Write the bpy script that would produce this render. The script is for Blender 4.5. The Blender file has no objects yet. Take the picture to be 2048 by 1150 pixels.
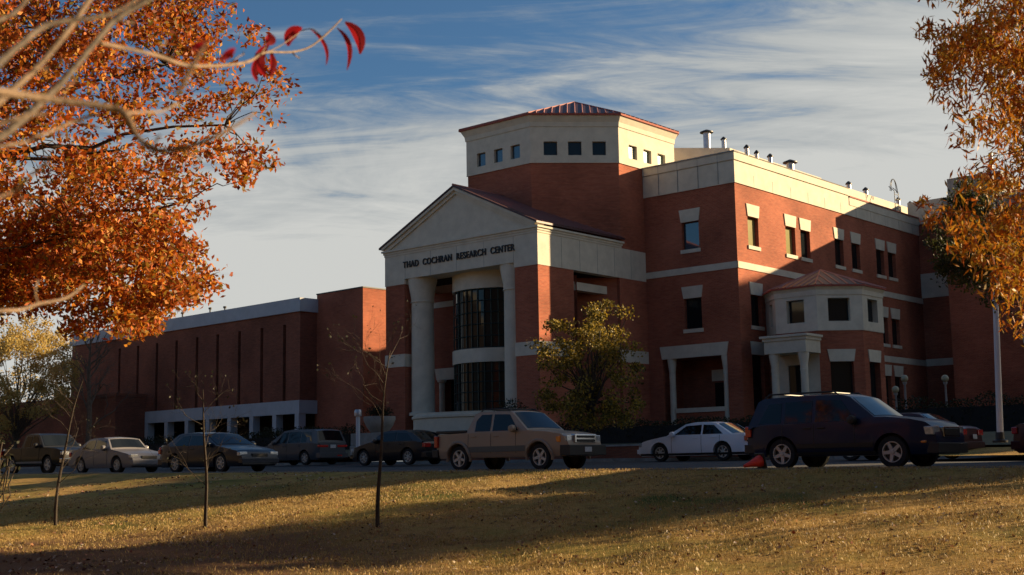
import bpy, bmesh, math, random
import numpy as np
from math import sin, cos, tan, radians, pi, atan2, sqrt, hypot
from mathutils import Vector, Matrix
random.seed(7); RNG = np.random.default_rng(7)
SC = bpy.context.scene; COL = SC.collection

# ------------------------------------------------------------------ camera
FPX = 2567.0; PITCH = radians(7.913); ROLL = radians(-.9708); YAW = radians(40.95)
def _axes():
    cp, sp, cr, sr = cos(PITCH), sin(PITCH), cos(ROLL), sin(ROLL)
    R = Matrix(((cr, -sr, 0), (sr, cr, 0), (0, 0, 1)))
    return R @ Vector((1, 0, 0)), R @ Vector((0, -cp, sp)), R @ Vector((0, sp, cp))
RT, UPV, FWV = _axes()
cam = bpy.data.cameras.new('camera'); co = bpy.data.objects.new('camera', cam); COL.objects.link(co)
co.matrix_world = Matrix(((RT[0], -RT[1], -RT[2], 0), (FWV[0], -FWV[1], -FWV[2], 0), (UPV[0], -UPV[1], -UPV[2], 0), (0, 0, 0, 1)))
cam.sensor_width = 36; cam.lens = FPX / 2048 * 36; cam.clip_start = .1; cam.clip_end = 3000
cam.dof.use_dof = True; cam.dof.focus_distance = 38; cam.dof.aperture_fstop = 3.6
SC.camera = co
SC.render.resolution_x = 1024; SC.render.resolution_y = 575

# ------------------------------------------------------------------ sun, sky, exposure
SUN_AZ = (.9696, .2449); SUN_EL = radians(16.2)
sdir = Vector((SUN_AZ[0] * cos(SUN_EL), SUN_AZ[1] * cos(SUN_EL), sin(SUN_EL)))
sl = bpy.data.lights.new('sun', 'SUN'); so = bpy.data.objects.new('sun', sl); COL.objects.link(so)
so.rotation_euler = sdir.to_track_quat('Z', 'Y').to_euler(); so.location = (60, 20, 60)
sl.energy = 5.0; sl.color = (1, .745, .43); sl.angle = radians(.5)
wd = bpy.data.worlds.new('World'); SC.world = wd; wd.use_nodes = True
N, Lk = wd.node_tree.nodes, wd.node_tree.links
for n in list(N): N.remove(n)
def nn(t, **k):
    n = N.new(t)
    for a, b in k.items(): setattr(n, a, b)
    return n
out = nn('ShaderNodeOutputWorld'); bg = nn('ShaderNodeBackground'); bg.inputs[1].default_value = .088
sky = nn('ShaderNodeTexSky', sky_type='NISHITA', sun_disc=False)
sky.sun_elevation = SUN_EL; sky.sun_rotation = atan2(SUN_AZ[0], SUN_AZ[1]); sky.air_density = 1.0; sky.dust_density = .6; sky.ozone_density = 2.5
tc = nn('ShaderNodeTexCoord'); sx = nn('ShaderNodeSeparateXYZ'); Lk.new(tc.outputs['Generated'], sx.inputs[0])
def M(op, a, b=None, clamp=False):
    n = nn('ShaderNodeMath', operation=op, use_clamp=clamp)
    for i, v in enumerate((a, b)):
        if v is None: continue
        if hasattr(v, 'links'): Lk.new(v, n.inputs[i])
        else: n.inputs[i].default_value = v
    return n.outputs[0]
X, Y, Z = sx.outputs
zz = M('ADD', M('MAXIMUM', Z, 0.0), .12)
px, py = M('DIVIDE', X, zz), M('DIVIDE', Y, zz)
cb = nn('ShaderNodeCombineXYZ'); Lk.new(px, cb.inputs[0]); Lk.new(py, cb.inputs[1])
def noise(scale, detail, rough, loc, sc, rot=0, dist=0):
    mp = nn('ShaderNodeMapping'); mp.inputs['Location'].default_value = loc; mp.inputs['Scale'].default_value = sc
    mp.inputs['Rotation'].default_value = (0, 0, rot); Lk.new(cb.outputs[0], mp.inputs[0])
    t = nn('ShaderNodeTexNoise'); t.inputs['Scale'].default_value = scale; t.inputs['Detail'].default_value = detail
    t.inputs['Roughness'].default_value = rough; t.inputs['Distortion'].default_value = dist; Lk.new(mp.outputs[0], t.inputs['Vector'])
    return t.outputs['Fac']
n1 = noise(1.0, 9, .62, (3.1, 1.7, 0), (.55, 1.25, 1), radians(-24), .9)
n2 = noise(3.2, 8, .65, (0, 4.4, 0), (.5, 1.6, 1), radians(-30), 1.2)
n3 = noise(.35, 3, .5, (5.5, .6, 0), (1, 1, 1))
low = M('MULTIPLY', M('SUBTRACT', .42, Z), 2.6, True)            # more cloud towards the horizon
mask = M('ADD', M('MULTIPLY', low, 1.6), M('ADD', M('MULTIPLY', X, .64), -.44))
mask = M('ADD', mask, M('MULTIPLY', M('MAXIMUM', M('SUBTRACT', Z, .42), 0.0), .8))
mask = M('ADD', mask, M('ADD', M('MULTIPLY', M('SUBTRACT', n1, .5), 1.25), M('MULTIPLY', M('SUBTRACT', n2, .5), .8)))
mask = M('ADD', mask, M('MULTIPLY', M('SUBTRACT', n3, .5), .5))
mask = M('ADD', mask, M('MULTIPLY', M('MINIMUM', Y, 0.0), .8))
mr = nn('ShaderNodeMapRange', interpolation_type='SMOOTHSTEP'); mr.inputs[1].default_value = -.12; mr.inputs[2].default_value = .24
Lk.new(mask, mr.inputs[0])
cc = nn('ShaderNodeMix', data_type='RGBA'); cc.inputs[6].default_value = (1.6, 1.77, 1.88, 1); cc.inputs[7].default_value = (2.9, 2.93, 2.82, 1)
mr2 = nn('ShaderNodeMapRange'); mr2.inputs[1].default_value = .0; mr2.inputs[2].default_value = .46; Lk.new(mask, mr2.inputs[0]); Lk.new(mr2.outputs[0], cc.inputs[0])
sk = nn('ShaderNodeMix', data_type='RGBA', blend_type='MULTIPLY'); sk.inputs[0].default_value = 1
sk.inputs[7].default_value = (.30, .405, .475, 1); Lk.new(sky.outputs[0], sk.inputs[6])
mx = nn('ShaderNodeMix', data_type='RGBA'); Lk.new(mr.outputs[0], mx.inputs[0]); Lk.new(sk.outputs[2], mx.inputs[6]); Lk.new(cc.outputs[2], mx.inputs[7])
Lk.new(mx.outputs[2], bg.inputs[0]); Lk.new(bg.outputs[0], out.inputs[0])
SC.view_settings.view_transform = 'Standard'; SC.view_settings.look = 'None'; SC.view_settings.exposure = 1.25; SC.view_settings.gamma = 1
SC.cycles.use_denoising = True; SC.cycles.max_bounces = 6; SC.cycles.transparent_max_bounces = 6

# ------------------------------------------------------------------ frames
C2 = Vector((11.76445, 66.0)); U = Vector((cos(YAW), -sin(YAW))); V = Vector((sin(YAW), cos(YAW)))
def ray(x, y):
    c = Vector((x - 1024, y - 575, FPX)) / FPX
    return Vector((c.dot(RT), c.dot(FWV), c.dot(UPV)))
def at(x, y, d):
    r = ray(x, y); return r * (d / r[1])
def wp(a, b, z=0):
    q = C2 + a * U + b * V; return Vector((q[0], q[1], z))
def loc2ab(x, y):
    q = Vector((x, y)) - C2; return q.dot(U), q.dot(V)
def a_at(x, b, y=930):
    r = ray(x, y); h = Vector((r[0], r[1])); t = (b + C2.dot(V)) / h.dot(V); return (h * t - C2).dot(U)
def sm(x, a, b):
    t = np.clip((x - a) / (b - a), 0, 1); return t * t * (3 - 2 * t)
def zg(a, b):
    a = np.asarray(a, float); b = np.asarray(b, float)
    zr = -.08 - .0055 * np.clip(a, -40, 40) + .014 * (np.clip(b, -30.6, -13) + 29)
    up = (sm(b, -13.2, -7.5) * .55 + (b > -13.35) * .4) + 0 * a
    d = -30.75 - b
    fall = -np.where(d > 0, np.where(d < 11.5, .105 * d, .105 * 11.5 + .12 * (1 - np.exp(-(np.maximum(d, 11.5) - 11.5) / 1.5)) ), 0)
    return zr + up + fall

# ------------------------------------------------------------------ tags
def tag(o, label=None, cat=None, group=None, kind=None):
    if label: o['label'] = label
    if cat: o['category'] = cat
    if group: o['group'] = group
    if kind: o['kind'] = kind
    return o
def empty(name, loc=(0, 0, 0), rz=0, parent=None, **k):
    o = bpy.data.objects.new(name, None); COL.objects.link(o); o.location = loc; o.rotation_euler = (0, 0, rz); o.parent = parent
    o.empty_display_size = .2
    return tag(o, **k)
def copy_tree(o, parent=None):
    c = o.copy(); COL.objects.link(c); c.parent = parent
    for ch in list(o.children): copy_tree(ch, c)
    return c

# ------------------------------------------------------------------ materials
def mat(name, col, rough=.8, metal=0, spec=.5, noise_amt=0, noise_scale=3, col2=None, bump=0, bump_scale=40, coat=0, trans=0, coord='Object', ior=None):
    m = bpy.data.materials.new(name); m.use_nodes = True; n, l = m.node_tree.nodes, m.node_tree.links
    p = n['Principled BSDF']; p.inputs['Base Color'].default_value = (*col, 1); p.inputs['Roughness'].default_value = rough
    p.inputs['Metallic'].default_value = metal; p.inputs['Specular IOR Level'].default_value = spec; p.inputs['Coat Weight'].default_value = coat
    if ior: p.inputs['IOR'].default_value = ior
    if trans: p.inputs['Transmission Weight'].default_value = trans
    t = n.new('ShaderNodeTexCoord')
    if col2 or noise_amt:
        c2 = col2 or tuple(max(0, c * (1 - noise_amt)) for c in col)
        t1 = n.new('ShaderNodeTexNoise'); t1.inputs['Scale'].default_value = noise_scale; t1.inputs['Detail'].default_value = 6; t1.inputs['Roughness'].default_value = .65
        l.new(t.outputs[coord], t1.inputs['Vector'])
        r = n.new('ShaderNodeMapRange'); r.inputs[1].default_value = .35; r.inputs[2].default_value = .65; l.new(t1.outputs['Fac'], r.inputs[0])
        x = n.new('ShaderNodeMix'); x.data_type = 'RGBA'; x.inputs[6].default_value = (*col, 1); x.inputs[7].default_value = (*c2, 1)
        l.new(r.outputs[0], x.inputs[0]); l.new(x.outputs[2], p.inputs['Base Color'])
    if bump:
        t2 = n.new('ShaderNodeTexNoise'); t2.inputs['Scale'].default_value = bump_scale; t2.inputs['Detail'].default_value = 5
        l.new(t.outputs[coord], t2.inputs['Vector']); b = n.new('ShaderNodeBump'); b.inputs['Strength'].default_value = bump; b.inputs['Distance'].default_value = .02
        l.new(t2.outputs['Fac'], b.inputs['Height']); l.new(b.outputs[0], p.inputs['Normal'])
    return m
def brick_mat(name, c1, c2, cm, vary=.35):
    m = bpy.data.materials.new(name); m.use_nodes = True; n, l = m.node_tree.nodes, m.node_tree.links
    p = n['Principled BSDF']; p.inputs['Roughness'].default_value = .9; p.inputs['Specular IOR Level'].default_value = .2
    t = n.new('ShaderNodeTexCoord'); s = n.new('ShaderNodeSeparateXYZ'); l.new(t.outputs['Object'], s.inputs[0])
    a = n.new('ShaderNodeMath'); l.new(s.outputs[0], a.inputs[0]); l.new(s.outputs[1], a.inputs[1])
    c = n.new('ShaderNodeCombineXYZ'); l.new(a.outputs[0], c.inputs[0]); l.new(s.outputs[2], c.inputs[1])
    b = n.new('ShaderNodeTexBrick'); l.new(c.outputs[0], b.inputs['Vector'])
    b.inputs['Color1'].default_value = (*c1, 1); b.inputs['Color2'].default_value = (*c2, 1); b.inputs['Mortar'].default_value = (*cm, 1)
    b.inputs['Scale'].default_value = 1; b.inputs['Mortar Size'].default_value = .009; b.inputs['Brick Width'].default_value = .203; b.inputs['Row Height'].default_value = .068
    t1 = n.new('ShaderNodeTexNoise'); t1.inputs['Scale'].default_value = 3.5; t1.inputs['Detail'].default_value = 8; t1.inputs['Roughness'].default_value = .8
    l.new(t.outputs['Object'], t1.inputs['Vector'])
    t3 = n.new('ShaderNodeTexNoise'); t3.inputs['Scale'].default_value = .35; t3.inputs['Detail'].default_value = 4; l.new(t.outputs['Object'], t3.inputs['Vector'])
    mp = n.new('ShaderNodeMapping'); mp.inputs['Scale'].default_value = (.9, .9, 7); l.new(t.outputs['Object'], mp.inputs[0]); l.new(mp.outputs[0], t1.inputs['Vector']); t1.inputs['Scale'].default_value = 1.6
    ad = n.new('ShaderNodeMath'); l.new(t1.outputs['Fac'], ad.inputs[0]); l.new(t3.outputs['Fac'], ad.inputs[1])
    r = n.new('ShaderNodeMapRange'); r.inputs[1].default_value = .75; r.inputs[2].default_value = 1.25; r.inputs[3].default_value = 1 - vary; r.inputs[4].default_value = 1 + vary
    l.new(ad.outputs[0], r.inputs[0])
    x = n.new('ShaderNodeVectorMath'); x.operation = 'SCALE'; l.new(b.outputs['Color'], x.inputs[0]); l.new(r.outputs[0], x.inputs['Scale'])
    l.new(x.outputs[0], p.inputs['Base Color'])
    return m
def leaf_mat(name, ramp, rough=.55, transl=.35):
    m = bpy.data.materials.new(name); m.use_nodes = True; n, l = m.node_tree.nodes, m.node_tree.links
    p = n['Principled BSDF']; p.inputs['Roughness'].default_value = rough; p.inputs['Specular IOR Level'].default_value = .25
    g = n.new('ShaderNodeNewGeometry'); cr = n.new('ShaderNodeValToRGB'); e = cr.color_ramp.elements
    while len(e) < len(ramp): e.new(.5)
    for i, c in enumerate(ramp): e[i].position = i / (len(ramp) - 1); e[i].color = (*c, 1)
    l.new(g.outputs['Random Per Island'], cr.inputs[0]); l.new(cr.outputs[0], p.inputs['Base Color'])
    t = n.new('ShaderNodeBsdfTranslucent'); l.new(cr.outputs[0], t.inputs[0])
    x = n.new('ShaderNodeMixShader'); x.inputs[0].default_value = transl; l.new(p.outputs[0], x.inputs[1]); l.new(t.outputs[0], x.inputs[2])
    l.new(x.outputs[0], n['Material Output'].inputs[0])
    return m
MAT = dict(
    brick=brick_mat('red_brick', (.37, .098, .050), (.29, .070, .040), (.32, .16, .10)),
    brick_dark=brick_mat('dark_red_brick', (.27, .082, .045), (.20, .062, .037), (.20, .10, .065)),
    cream=mat('cream_panel', (.66, .60, .475), .85, noise_amt=.17, noise_scale=1.6, bump=.15, bump_scale=12),
    white=mat('white_painted_concrete', (.50, .51, .53), .8, noise_amt=.15, noise_scale=1.2),
    concrete=mat('concrete', (.34, .33, .30), .9, noise_amt=.3, noise_scale=2.5, bump=.3),
    roof=mat('red_metal_roof', (.065, .022, .026), .5, .1, noise_amt=.25, noise_scale=1.5),
    trim=mat('red_roof_trim', (.36, .085, .055), .8, noise_amt=.2),
    seam=mat('sunlit_roof_seam', (.30, .11, .09), .5, .1),  # roof ribs, with the orange of caught sunlight put into their colour
    flat=mat('roof_membrane', (.3, .29, .27), .9, noise_amt=.3),
    glass=mat('dark_window_glass', (.010, .014, .016), .04, 0, .5, ior=1.4),
    glass_blind=mat('window_with_blind', (.30, .27, .10), .12, 0, .7, coat=1, noise_amt=.2, noise_scale=1.2),
    glass_sky=mat('blue_window_glass', (.03, .07, .10), .04, .1, .8, ior=1.6),
    glass_teal=mat('teal_window_glass', (.16, .27, .24), .1, 0, .6, coat=1, noise_amt=.25, noise_scale=2),
    mullion=mat('teal_mullion', (.03, .055, .055), .4, .5),
    frame=mat('dark_frame', (.02, .02, .022), .5),
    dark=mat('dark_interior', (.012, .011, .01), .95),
    letter=mat('black_letter', (.015, .014, .014), .6),
    steel=mat('galvanised_steel', (.5, .5, .53), .4, .6, noise_amt=.2),
    paintpole=mat('white_pole_paint', (.55, .58, .62), .4),
    black=mat('black_plastic', (.012, .012, .013), .5),
    rubber=mat('tyre_rubber', (.013, .013, .013), .85, bump=.3),
    alloy=mat('alloy_rim', (.50, .47, .42), .45, .25),
    chrome=mat('chrome', (.55, .55, .56), .15, 1),
    carglass=mat('car_glass', (.005, .007, .009), .04, 0, .5, ior=1.36),
    lens=mat('headlight_lens', (.55, .57, .58), .12, .3, coat=1, noise_amt=.5, noise_scale=14),
    amber=mat('amber_lens', (.75, .22, .02), .2, coat=1),
    redlens=mat('red_lens', (.50, .02, .015), .2, coat=1),
    plate=mat('number_plate', (.6, .6, .62), .4, noise_amt=.4, noise_scale=30),
    globe=mat('frosted_globe', (.34, .31, .20), .4),
    bark=mat('bark_grey', (.13, .10, .075), .95, noise_amt=.5, noise_scale=9, bump=.8, bump_scale=30),
    bark_dark=mat('bark_dark', (.06, .044, .032), .95, noise_amt=.5, noise_scale=9, bump=.8, bump_scale=30),
    bark_light=mat('bark_pale', (.25, .17, .11), .9, noise_amt=.5, noise_scale=6, bump=.5, bump_scale=60),
    cone=mat('orange_cone', (.75, .035, .015), .5, noise_amt=.2),
    kerb=mat('kerb_concrete', (.32, .31, .28), .9, noise_amt=.35, noise_scale=2, bump=.4),
    asphalt=mat('asphalt', (.052, .052, .054), .9, col2=(.035, .035, .037), noise_scale=1.2, bump=.5, bump_scale=60),
    path=mat('path_concrete', (.20, .19, .17), .9, noise_amt=.3),
    linepaint=mat('line_paint', (.42, .42, .42), .8, noise_amt=.5, noise_scale=5),
)
def paint(name, c, metal=.35, rough=.28): return mat(name, c, rough + .06, metal * .3, .35, coat=.25)

# ------------------------------------------------------------------ mesh builder
class MB:
    def __init__(s): s.v = []; s.f = []
    def add(s, vs, fs):
        k = len(s.v); s.v += [tuple(v) for v in vs]; s.f += [tuple(i + k for i in f) for f in fs]; return s
    def box(s, x0, x1, y0, y1, z0, z1):
        return s.add([(x, y, z) for x in (x0, x1) for y in (y0, y1) for z in (z0, z1)],
                     [(0, 1, 3, 2), (4, 6, 7, 5), (0, 4, 5, 1), (2, 3, 7, 6), (0, 2, 6, 4), (1, 5, 7, 3)])
    def prism(s, poly, lo, hi, axis='z'):
        n = len(poly)
        mk = {'z': lambda p, h: (p[0], p[1], h), 'y': lambda p, h: (p[0], h, p[1]), 'x': lambda p, h: (h, p[0], p[1])}[axis]
        return s.add([mk(p, lo) for p in poly] + [mk(p, hi) for p in poly],
                     [tuple(range(n))[::-1], tuple(range(n, 2 * n))] + [(i, (i + 1) % n, (i + 1) % n + n, i + n) for i in range(n)])
    def lathe(s, prof, c=(0, 0, 0), n=20, axis='z', closed=True):
        vs = []
        for r, h in prof:
            for i in range(n):
                t = 2 * pi * i / n; a, b = r * cos(t), r * sin(t)
                vs.append({'z': (c[0] + a, c[1] + b, c[2] + h), 'y': (c[0] + a, c[1] + h, c[2] + b), 'x': (c[0] + h, c[1] + a, c[2] + b)}[axis])
        m = len(prof); fs = [(j * n + i, j * n + (i + 1) % n, (j + 1) * n + (i + 1) % n, (j + 1) * n + i) for j in range(m - 1) for i in range(n)]
        if closed: fs += [tuple(range(n))[::-1], tuple((m - 1) * n + i for i in range(n))]
        return s.add(vs, fs)
    def tube(s, pts, rad, n=6):
        pts = [Vector(p) for p in pts]
        if not hasattr(rad, '__len__'): rad = [rad] * len(pts)
        vs = []; ref = Vector((.31, .2, .93))
        for i, p in enumerate(pts):
            d = (pts[min(i + 1, len(pts) - 1)] - pts[max(i - 1, 0)]).normalized()
            a = d.cross(ref)
            if a.length < .05: a = d.cross(Vector((1, 0, 0)))
            a.normalize(); b = d.cross(a)
            for k in range(n):
                t = 2 * pi * k / n; vs.append(p + (a * cos(t) + b * sin(t)) * rad[i])
        m = len(pts); fs = [(j * n + k, j * n + (k + 1) % n, (j + 1) * n + (k + 1) % n, (j + 1) * n + k) for j in range(m - 1) for k in range(n)]
        fs += [tuple(range(n))[::-1], tuple((m - 1) * n + k for k in range(n))]
        return s.add(vs, fs)
    def build(s, name, m, parent=None, smooth=False, bevel=0, sharp=40):
        me = bpy.data.meshes.new(name); me.from_pydata(s.v, [], s.f)
        bm = bmesh.new(); bm.from_mesh(me); bmesh.ops.recalc_face_normals(bm, faces=bm.faces[:]); bm.to_mesh(me); bm.free()
        me.materials.append(MAT[m] if isinstance(m, str) else m)
        o = bpy.data.objects.new(name, me); COL.objects.link(o); o.parent = parent
        if smooth:
            me.polygons.foreach_set('use_smooth', [True] * len(me.polygons)); me.set_sharp_from_angle(angle=radians(sharp))
        if bevel:
            b = o.modifiers.new('bevel', 'BEVEL'); b.width = bevel; b.segments = 2; b.limit_method = 'ANGLE'
        return o
def box(name, m, parent, *d, bevel=0): return MB().box(*d).build(name, m, parent, bevel=bevel)

def wall(name, m, parent, o, d, nrm, L, z0, z1, holes=(), depth=.22):
    """wall panel from plan point o along unit d, outward normal nrm, with reveals round its holes"""
    us = sorted({0, L, *[h[0] for h in holes], *[h[1] for h in holes]}); zs = sorted({z0, z1, *[h[2] for h in holes], *[h[3] for h in holes]})
    mb = MB(); P = lambda u, z, k=0: (o[0] + d[0] * u - nrm[0] * k, o[1] + d[1] * u - nrm[1] * k, z)
    for i in range(len(us) - 1):
        for j in range(len(zs) - 1):
            uc, zc = (us[i] + us[i + 1]) / 2, (zs[j] + zs[j + 1]) / 2
            if any(h[0] < uc < h[1] and h[2] < zc < h[3] for h in holes): continue
            mb.add([P(us[i], zs[j]), P(us[i + 1], zs[j]), P(us[i + 1], zs[j + 1]), P(us[i], zs[j + 1])], [(0, 1, 2, 3)])
    for h in holes:
        q = [(h[0], h[2]), (h[1], h[2]), (h[1], h[3]), (h[0], h[3])]; dp = h[4] if len(h) > 4 else depth
        for a, b in zip(q, q[1:] + q[:1]): mb.add([P(*a), P(*b), P(*b, dp), P(*a, dp)], [(0, 1, 2, 3)])
    me = bpy.data.meshes.new(name); me.from_pydata(mb.v, [], mb.f); me.materials.append(MAT[m])
    ob = bpy.data.objects.new(name, me); COL.objects.link(ob); ob.parent = parent
    return ob
def slab(mb, o, d, nrm, u0, u1, z0, z1, out=.04, inn=.02, u0b=None, u1b=None):
    """block on a wall; u0b,u1b give a narrower foot (splayed lintels)"""
    u0b = u0 if u0b is None else u0b; u1b = u1 if u1b is None else u1b
    P = lambda u, z, k: (o[0] + d[0] * u + nrm[0] * k, o[1] + d[1] * u + nrm[1] * k, z)
    q = [(u0b, z0), (u1b, z0), (u1, z1), (u0, z1)]
    return mb.add([P(*a, -inn) for a in q] + [P(*a, out) for a in q], [(3, 2, 1, 0), (4, 5, 6, 7), (0, 1, 5, 4), (1, 2, 6, 5), (2, 3, 7, 6), (3, 0, 4, 7)])
def window(parent, o, d, nrm, u0, u1, z0, z1, gm='glass', depth=.2, sill=True, lintel=None, bars=(1, 1), name='window', lm='cream'):
    w = slab(MB(), o, d, nrm, u0, u1, z0, z1, -depth - .02, depth + .06).build(name, 'frame', parent)
    g = MB(); nx, nz = bars; f = .05
    for i in range(nx):
        for j in range(nz):
            a0 = u0 + f + (u1 - u0 - f) * i / nx; a1 = u0 + (u1 - u0 - f) * (i + 1) / nx
            c0 = z0 + f + (z1 - z0 - f) * j / nz; c1 = z0 + (z1 - z0 - f) * (j + 1) / nz
            slab(g, o, d, nrm, a0, a1, c0, c1, -depth - .005, depth + .03)
    g.build('pane', gm, w)
    if sill: slab(MB(), o, d, nrm, u0 - .08, u1 + .08, z0 - .2, z0, .07, .02).build('sill', lm, w)
    if lintel: slab(MB(), o, d, nrm, u0 - .13, u1 + .13, z1, z1 + lintel, .05, .02, u0 - .02, u1 + .02).build('lintel', lm, w)
    return w

# ================================================================== RESEARCH BUILDING (frame: a along U, b along V)
RB = empty('research_building', (C2[0], C2[1], 0), -YAW, label='red brick and cream research building with pedimented portico and eight sided roof tower', cat='building')
F1 = ((1, 0), (0, -1)); F2 = ((0, 1), (1, 0)); ZB = .6
W1 = ((-5.81, 0), *F1); W2 = ((0, 0), *F2)
# front wall of the main block
wins = [(-3.38 + 5.81, -2.30 + 5.81, 11.34, 12.84), (-3.38 + 5.81, -2.30 + 5.81, 7.05, 8.70)]
wall('wall', 'brick', RB, *W1, 5.81, ZB, 14.55, wins + [(.91, 4.95, ZB + .6, 5.54, 1.9)])
window(RB, *W1, *wins[0], gm='glass_sky', lintel=.69); window(RB, *W1, *wins[1], lintel=.64)
# side wall with its windows
bs = [1.17, 5.2, 6.9, 11.0, 13.15, 16.48, 18.15]
h3 = [(b, b + 1.1, 11.34, 12.92) for b in bs]; h2 = [(b, b + 1.1, 7.07, 8.72) for b in (bs[0], *bs[3:])]
h1 = [(b, b + 1.1, 2.4, 5.1) for b in (16.48, 18.15)] + [(1.05, 2.25, 2.0, 5.55)]
wall('wall', 'brick', RB, *W2, 23.5, ZB, 14.55, h3 + h2 + h1)
for i, h in enumerate(h3): window(RB, *W2, *h, gm='glass_blind' if i in (0, 1) else 'glass', lintel=.66)
for h in h2: window(RB, *W2, *h, lintel=.66)
for h in h1: window(RB, *W2, *h, lintel=.68, sill=False, bars=(1, 2))
# loggia behind the big opening
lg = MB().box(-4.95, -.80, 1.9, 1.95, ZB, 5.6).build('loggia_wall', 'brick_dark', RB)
MB().box(-4.9, -.86, .02, 1.9, 5.56, 5.6).build('loggia_ceiling', 'concrete', RB)
slab(MB(), *W1, .79, 5.07, 5.54, 6.22, .06, .02, .91, 4.95).build('lintel', 'cream', RB)
slab(MB(), (-3.0, 1.9), *F1, 0, 1.9, 4.35, 4.95, .05, .02).build('lintel', 'cream', RB)
window(RB, (-2.9, 1.95), *F1, 0, 1.7, 2.4, 4.3, depth=-.06, sill=False)
box('parapet', 'brick', RB, -4.2, -.98, .12, .4, ZB, 2.64); box('parapet_cap', 'cream', RB, -4.2, -.98, .05, .47, 2.64, 2.88)
def column(name, a, b, z0, z1, r, rt, parent=RB):
    h = z1 - z0; fl = min(1.3, h * .22)
    prof = [(r * 1.25, z0), (r * 1.25, z0 + .15), (r * 1.02, z0 + .2), (r, z0 + h * .4), (r * .97, z1 - fl), (r * 1.06, z1 - fl), (r * 1.06, z1 - fl + .06), (r * 1.0, z1 - fl + .08), (r * 1.02, z1 - fl + .3), (rt, z1 - .12), (rt, z1)]
    return MB().lathe(prof, (a, b, 0), 28).build(name, 'cream', parent, smooth=True, sharp=30)
column('column', -4.42, .2, ZB + .3, 5.54, .17, .25); column('column', -1.05, .2, ZB + .3, 5.54, .17, .25)
# string courses and frieze
for (o, d, n), L in ((W1, 5.81), (W2, 23.5)):
    slab(MB(), o, d, n, 0 if n[0] == 0 else -.05, L + (.05 if n[0] == 0 else 0), 10.02, 10.37, .05, .02).build('string_course', 'cream', RB)
slab(MB(), *W2, 16, 23.5, 5.95, 6.33, .045, .02).build('string_course', 'cream', RB)
fm = MB()
for z0, z1, k in ((14.55, 15.72, .06), (15.72, 15.78, .02), (15.78, 16.19, .09)):
    fm.box(-5.79, k, -k, .3, z0, z1); 
    fm.box(-.3, k, .3, 13.04, z0, z1)
for z0, z1, k in ((14.55, 15.2, .06), (15.2, 15.68, .09)): fm.box(-.3, k, 13.04, 23.5, z0, z1)
for a in (-4.6, -3.4, -2.2, -1.0): pass
fm.build('frieze', 'cream', RB)
jm = MB()
for a in (-4.75, -3.5, -2.2, -.95): jm.box(a, a + .02, -.094, -.05, 14.58, 16.17)
jm.build('panel_joint', 'concrete', RB)
box('coping', 'concrete', RB, -5.79, .13, -.13, .34, 16.19, 16.26)
box('coping', 'path', RB, -.34, .11, .34, 13.04, 16.19, 16.24)
box('coping', 'trim', RB, -.34, .14, 13.04, 23.5, 15.68, 15.76)
MB().box(-1.3, -1.0, 12.8, 26, 15.5, 16.74).build('roof_screen', 'cream', RB)
# body behind, roof deck, penthouse
MB().box(-12.0, -5.9, 3.2, 32, ZB, 15.9).build('rear_block', 'brick', RB)
MB().box(-5.9, -.3, .3, 32, 15.0, 15.5).build('roof_deck', 'flat', RB)
MB().box(-12, -1.3, 26.01, 32, 15.51, 16.7).build('rear_parapet', 'cream', RB)
pp = [(-7.73, 6), (-5.3, 8.43), (-5.3, 20), (-9.5, 20), (-9.5, 6)]
MB().prism(pp, 15.91, 17.9).build('penthouse_wall', 'brick', RB)
pp2 = [(-7.73, 5.95), (-5.25, 8.41), (-5.25, 20.05), (-9.55, 20.05), (-9.55, 5.95)]
MB().prism(pp2, 17.9, 18.84).build('penthouse_frieze', 'cream', RB)
for b in (1.9, 3.9, 5.9, 7.9, 9.9, 11.9, 13.9, 15.9, 17.9, 19.9, 21.9): box('panel_joint', 'concrete', RB, .061, .066, b, b + .02, 14.57, 15.18)
# tower
TW = [(-5.81, -2.24), (-5.81, 3.1), (-9.19, 6.4), (-13.85, 6.4), (-13.85, -5.62), (-9.19, -5.62)]
TC = Vector((-10.4, .4))
def ring(off):
    n = len(TW); res = []
    for i in range(n):
        p0, p1, p2 = (Vector(TW[(i + k) % n]) for k in (-1, 0, 1))
        e1, e2 = (p1 - p0).normalized(), (p2 - p1).normalized()
        n1, n2 = Vector((e1[1], -e1[0])), Vector((e2[1], -e2[0])); k = off / (1 + n1.dot(n2)); res.append(p1 + (n1 + n2) * k)
    return res
_a = sum(TW[i][0] * TW[(i + 1) % 6][1] - TW[(i + 1) % 6][0] * TW[i][1] for i in range(6))
SG = 1 if _a > 0 else -1
def tower_faces(z0, z1, m, holes_by_side, off):
    R = ring(off * SG)
    for i in range(6):
        p, q = R[i], R[(i + 1) % 6]; d = (q - p).normalized(); nrm = Vector((d[1], -d[0])) * SG
        wall('tower_wall', m, RB, p, d, nrm, (q - p).length, z0, z1, holes_by_side.get(i, ()), .2)
        for h in holes_by_side.get(i, ()): window(RB, p, d, nrm, *h[:4], gm={5: 'glass', 0: 'glass_teal'}.get(i, 'glass_sky'), sill=False, depth=.16)
zt0, zt1 = 16.62, 17.38
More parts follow.
